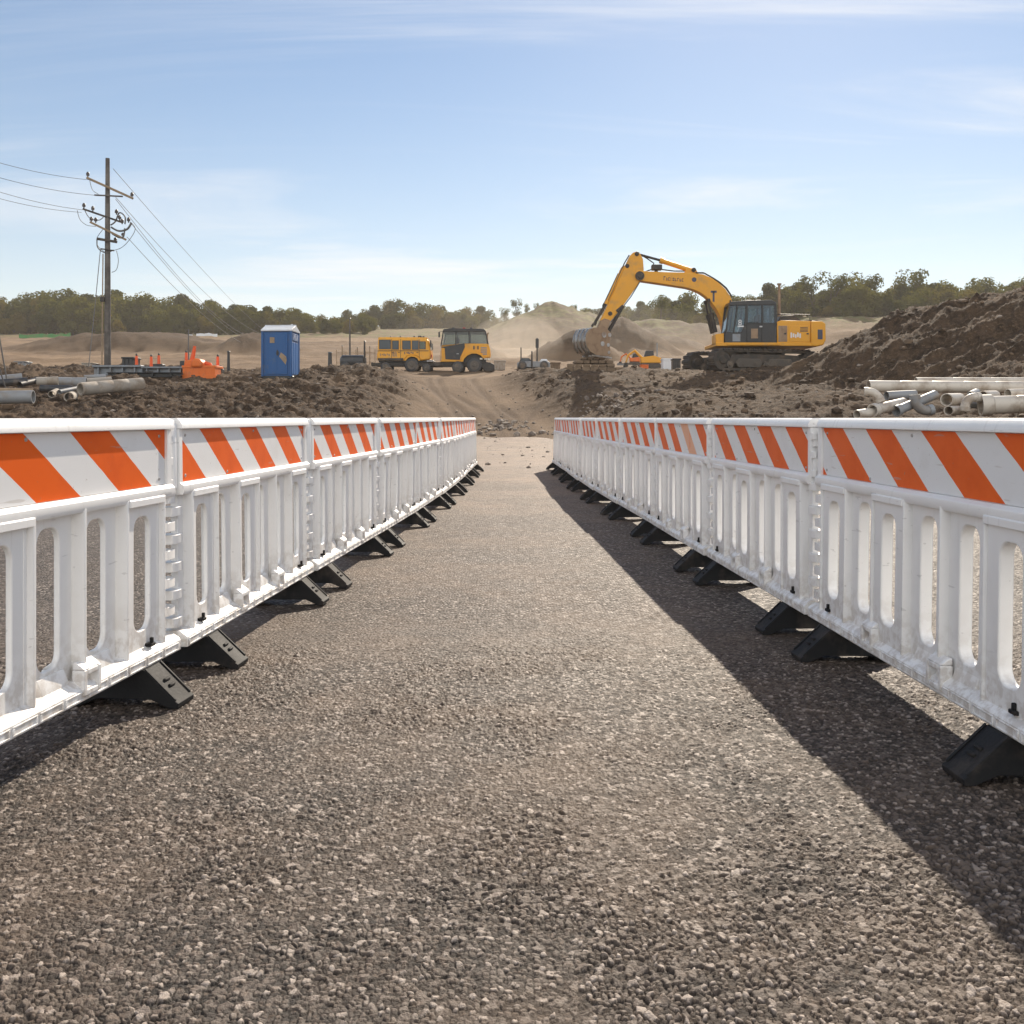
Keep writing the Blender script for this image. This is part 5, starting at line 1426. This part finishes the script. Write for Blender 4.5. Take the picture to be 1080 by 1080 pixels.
post(241, 371, 387, 47, .07, 'cab_black', 'short black post between orange machine and blue toilet')
post(566.5, 357, 380, 70, .06, 'dark_steel', 'dark post carrying a small plate in front of the bare hill', flag=.65)
post(549.5, 367, 381, 72, .05, 'wood_grey', 'thin grey stake in the dust left of the plated post')
post(561, 371, 382, 68, .06, 'dark_steel', 'short dark stake left of the plated post')
post(677, 345, 352, 160, .12, 'wood_grey', 'lone grey stake below the gap between the woods')
post(654, 341, 356, 150, .1, 'wood_grey', 'grey stake before the hazy wood right of the hill')
post(753, 336, 352, 130, .09, 'wood_tan', 'pale slanting stake before the right bank left of the cab')

# dark trailer left of the van
TYY = 61.0
tx0 = wx(356, TYY); tgz = ground(tx0 + 1, TYY)
tl = thing('tank_trailer', 'low dark tank trailer standing behind the yellow van', 'trailer', (tx0, TYY, tgz))
b = MB(); b.tube([(.1, .5, .55), (.2, .5, .55), (1.5, .5, .55), (1.62, .5, .55)], [.28, .42, .42, .28], 20); b.build('tank', M['cab_black'], tl)
b = MB(); b.box(0, 2.1, .2, .8, .22, .32); b.build('frame', M['dark_steel'], tl, .01, 1)
for x in (.45, 1.25): wheel(tl, x, -.05, .15, .26, .27)
# car behind the bucket
CYY = 68.0
cz_ = ground(wx(565, CYY), CYY) - .02
def K(px, py): return ((px - 545) / FPX * CYY, wz(py, CYY) - wz(387.5, CYY))
car = thing('pickup_truck', 'dusty slate-blue pickup parked in the dust left of the bucket', 'pickup', (wx(545, CYY), CYY, cz_))
b = MB(); b.prism([K(*q) for q in ((545.5, 385), (545.5, 380), (549, 378.8), (560, 378.4), (579, 378.8), (580.5, 381), (580, 385))], 0, 1.7, 'y'); b.build('body', M['grey_metal'], car, .04, 2)
b = MB(); b.prism([K(*q) for q in ((547.5, 379.2), (549.5, 375.4), (551, 375), (558, 375), (561.5, 378.8))], .1, 1.6, 'y'); b.build('cab', M['cab_black'], car, .04, 2)
b = MB(); b.prism([K(*q) for q in ((549.5, 378.6), (550.8, 376), (557, 376), (559.5, 378.6))], .085, .097, 'y'); b.build('window', M['glass_blue'], car)
b = MB(); b.prism([K(*q) for q in ((569, 378.6), (571, 375.8), (577, 376), (578, 378.7))], .3, 1.4, 'y'); b.build('load', M['white_sheet'], car, .04, 2)
for px in (551, 574): x, z = K(px, 386); wheel(car, x, -.04, .2, .3, .3)
# little yellow machines beyond
def mini(px, Y, s, label, m):
    x = wx(px, Y); o = thing('small_digger', label, 'digger', (x, Y, ground(x, Y) - .03), 0); b = MB(); b.prism(stadium(0, 1.9 * s, .24 * s, 6), 0, .35 * s, 'y'); b.prism(stadium(0, 1.9 * s, .24 * s, 6), 1.0 * s, 1.35 * s, 'y')
    for k, y in enumerate((0, 1.0 * s)):
        q = MB(); q.prism(stadium(0, 1.9 * s, .24 * s, 6), y, y + .35 * s, 'y'); q.build('track', M['track_steel'], o)
    b = MB(); b.prism([(-.8 * s, .5 * s), (.95 * s, .5 * s), (1.0 * s, .95 * s), (.3 * s, 1.15 * s), (-.8 * s, 1.0 * s)], .15 * s, 1.2 * s, 'y'); b.build('house', M[m], o, .04, 1)
    b = MB(); b.tube([(-.6 * s, .6 * s, .9 * s), (-1.3 * s, .6 * s, 1.6 * s), (-1.9 * s, .6 * s, 1.2 * s), (-2.1 * s, .6 * s, .5 * s)], [.13 * s, .13 * s, .1 * s, .08 * s], 8); b.build('boom', M[m], o)
    b = MB(); b.prism([(-2.25 * s, .55 * s), (-1.9 * s, .55 * s), (-1.9 * s, .2 * s), (-2.3 * s, .15 * s)], .35 * s, .85 * s, 'y'); b.build('bucket', M['dark_steel'], o, .03, 1)
    b = MB(); b.prism([(-.5 * s, 1.0 * s), (-.35 * s, 1.6 * s), (.3 * s, 1.6 * s), (.35 * s, 1.05 * s)], .2 * s, .9 * s, 'y'); b.build('cab', M['cab_black'], o, .03, 1)
mini(686, 70, .78, 'small yellow digger far behind, between bucket and excavator tracks', 'yellow')
mini(671, 76, .55, 'smallest orange digger left of the small yellow one', 'orange')
lowbox('storage_crate', 'white crate far behind beside the small diggers', 'crate', 699, 709, 378, 386, 66, 'white_sheet', .8, .02)
lowbox('storage_crate', 'dark crate just left of the excavator tracks', 'crate', 710, 718, 378, 388, 62, 'cab_black', .8, .02)
lowbox('storage_crate', 'low orange crate beside the small diggers', 'crate', 676, 684, 384.5, 388, 64, 'orange', .7, .02)
lowbox('storage_crate', 'pale blue crate between timber mats and small diggers', 'crate', 652, 661, 383, 387, 72, 'grey_metal', .7, .02)
lowbox('storage_crate', 'grey crate in the dust right of the yellow truck', 'crate', 521, 533, 380, 386.5, 66, 'concrete', .8, .05)
lowbox('storage_crate', 'brown crate between the pickup and the timber mats', 'crate', 581, 591, 382, 388, 58, 'wood_brown', .8, .05)
post(693, 362, 378, 80, .05, 'grey_metal', 'thin light mast above the small diggers', 'light_mast')
# scaffold frame behind the van
sf = thing('scaffold_frame', 'low pale scaffold frame standing behind the yellow van', 'scaffold', (wx(355, 66), 66, ground(wx(365, 66), 66)))
for k in range(5):
    b = MB(); b.tube([(k * .62, 0, -.1), (k * .62, 0, 1.35 - .12 * (k % 2))], .028, 6); b.build('upright', M['wood_tan'], sf)
for z in (.5, 1.15):
    b = MB(); b.tube([(0, .03, z), (2.5, .03, z)], .022, 6); b.build('rail', M['wood_tan'], sf)


# ------------------------------------------------------------------ air, light, camera
def dust(px, py, Y, rx, ry, rz, dens, label):
    bm = bmesh.new(); bmesh.ops.create_icosphere(bm, subdivisions=4, radius=1)
    me = bpy.data.meshes.new('dust_cloud'); bm.to_mesh(me); bm.free()
    m, nt, b = mat('raised_dust'); v = b.n('ShaderNodeVolumePrincipled'); v.inputs['Color'].default_value = (.93, .84, .72, 1); v.inputs['Density'].default_value = dens; v.inputs['Anisotropy'].default_value = .3
    o = b.n('ShaderNodeOutputMaterial'); nt.links.new(v.outputs[0], o.inputs['Volume']); me.materials.append(m)
    c = bpy.data.objects.new('dust_cloud', me); COL.objects.link(c); c.location = (wx(px, Y), Y, wz(py, Y)); c.scale = (rx, ry, rz)
    tag(c, label, 'dust', kind='stuff')


dust(543, 374, 84, 4.2, 5, 3.4, .034, 'pale dust drifting up beside the pickup')
dust(655, 362, 92, 11, 7, 3.4, .005, 'thin dust drifting behind the excavator bucket')
dust(530, 368, 96, 11, 8, 5.0, .004, 'wide thin dust drift in front of the bare hill')

hz = MB(); hz.box(-640, 640, -45, 660, -2.5, 75.0)
m, nt, b = mat('dusty_air')
vol = b.n('ShaderNodeVolumePrincipled'); vol.inputs['Color'].default_value = (.95, .90, .84, 1); vol.inputs['Density'].default_value = .00042
vol.inputs['Anisotropy'].default_value = .2
o = b.n('ShaderNodeOutputMaterial'); nt.links.new(vol.outputs[0], o.inputs['Volume'])
haze = hz.build('haze', m, smooth=False); tag(haze, 'thin pale dust haze hanging over the site', 'haze', kind='stuff')

SUN = Vector((.47, 1.62, 1.07)).normalized()
EL = math.asin(SUN.z); AZ = math.atan2(SUN.x, SUN.y)
w = bpy.data.worlds.new('World'); SC.world = w; w.use_nodes = True
nt = w.node_tree; nt.nodes.clear(); b = NB(nt)
sky = b.n('ShaderNodeTexSky', sky_type='NISHITA', sun_disc=False, sun_elevation=EL, sun_rotation=AZ, altitude=100, air_density=1.0, dust_density=.15, ozone_density=1.0)
dirv = b.co('Generated'); sp = b.n('ShaderNodeSeparateXYZ'); b.inp(sp, 0, dirv)
dz = b.math('ADD', b.math('MAXIMUM', sp.outputs[2], 0.0), .10)
cp = b.n('ShaderNodeCombineXYZ'); b.inp(cp, 0, b.math('DIVIDE', sp.outputs[0], dz)); b.inp(cp, 1, b.math('DIVIDE', sp.outputs[1], dz))
mp = b.n('ShaderNodeMapping'); b.inp(mp, 'Vector', cp.outputs[0]); mp.inputs['Scale'].default_value = (.32, 1.25, 1); mp.inputs['Rotation'].default_value = (0, 0, math.radians(-9))
c1 = b.noise(mp.outputs[0], 1.15, 8, .60, .8)
mp2 = b.n('ShaderNodeMapping'); b.inp(mp2, 'Vector', cp.outputs[0]); mp2.inputs['Scale'].default_value = (.5, .8, 1)
c2 = b.noise(mp2.outputs[0], .55, 3, .5)
fac = b.math('MULTIPLY', b.ramp(c1, .46, .68), b.ramp(c2, .34, .56))
fac = b.math('MULTIPLY', fac, b.ramp(sp.outputs[2], .0, .06))
veil = b.math('MULTIPLY', b.math('POWER', 2.718, b.math('MULTIPLY', b.math('MAXIMUM', sp.outputs[2], 0.0), -7.5)), b.math('MULTIPLY_ADD', c2, .5, .50))
hs = b.n('ShaderNodeHueSaturation', i_Saturation=1.22, i_Value=1.0); b.inp(hs, 'Color', sky.outputs[0])
base = b.mix(veil, hs.outputs[0], (10.2, 10.05, 9.9))
skc = b.mix(b.math('MULTIPLY', fac, .62), base, (9.6, 9.6, 9.7))
# added fill light: an unseen bright cloud made up in the sky behind the camera
back_fill = b.math('MULTIPLY', b.ramp(b.math('MULTIPLY', sp.outputs[1], -1.0), .12, .55), b.ramp(b.noise(dirv, 2.2, 6, .6), .34, .55))
skc = b.mix(b.math('MULTIPLY', back_fill, b.ramp(sp.outputs[2], .0, .08)), skc, (15.2, 15.2, 15.2))
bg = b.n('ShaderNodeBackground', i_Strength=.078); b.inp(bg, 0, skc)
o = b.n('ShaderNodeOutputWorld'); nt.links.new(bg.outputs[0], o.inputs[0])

sl = bpy.data.lights.new('sun', 'SUN'); sl.energy = 4.9; sl.angle = math.radians(.55); sl.color = (1.0, .88, .72)
so = bpy.data.objects.new('sun', sl); COL.objects.link(so); so.location = SUN * 60
so.rotation_euler = (-SUN).to_track_quat('-Z', 'Y').to_euler()

cam = bpy.data.cameras.new('camera'); cam.lens = 36; cam.sensor_width = 36; cam.sensor_fit = 'HORIZONTAL'
cam.clip_start = .1; cam.clip_end = 3000; cam.shift_y = -(540 - HOR) / 1080.0
co_ = bpy.data.objects.new('camera', cam); COL.objects.link(co_); co_.location = (0, 0, EYE); co_.rotation_euler = (PI / 2, 0, 0)
SC.camera = co_

SC.render.engine = 'CYCLES'
SC.cycles.use_denoising = True
SC.cycles.max_bounces = 8; SC.cycles.transparent_max_bounces = 16; SC.cycles.volume_bounces = 1
SC.view_settings.view_transform = 'Standard'; SC.view_settings.look = 'None'
SC.view_settings.exposure = 0.46; SC.view_settings.gamma = 1.0
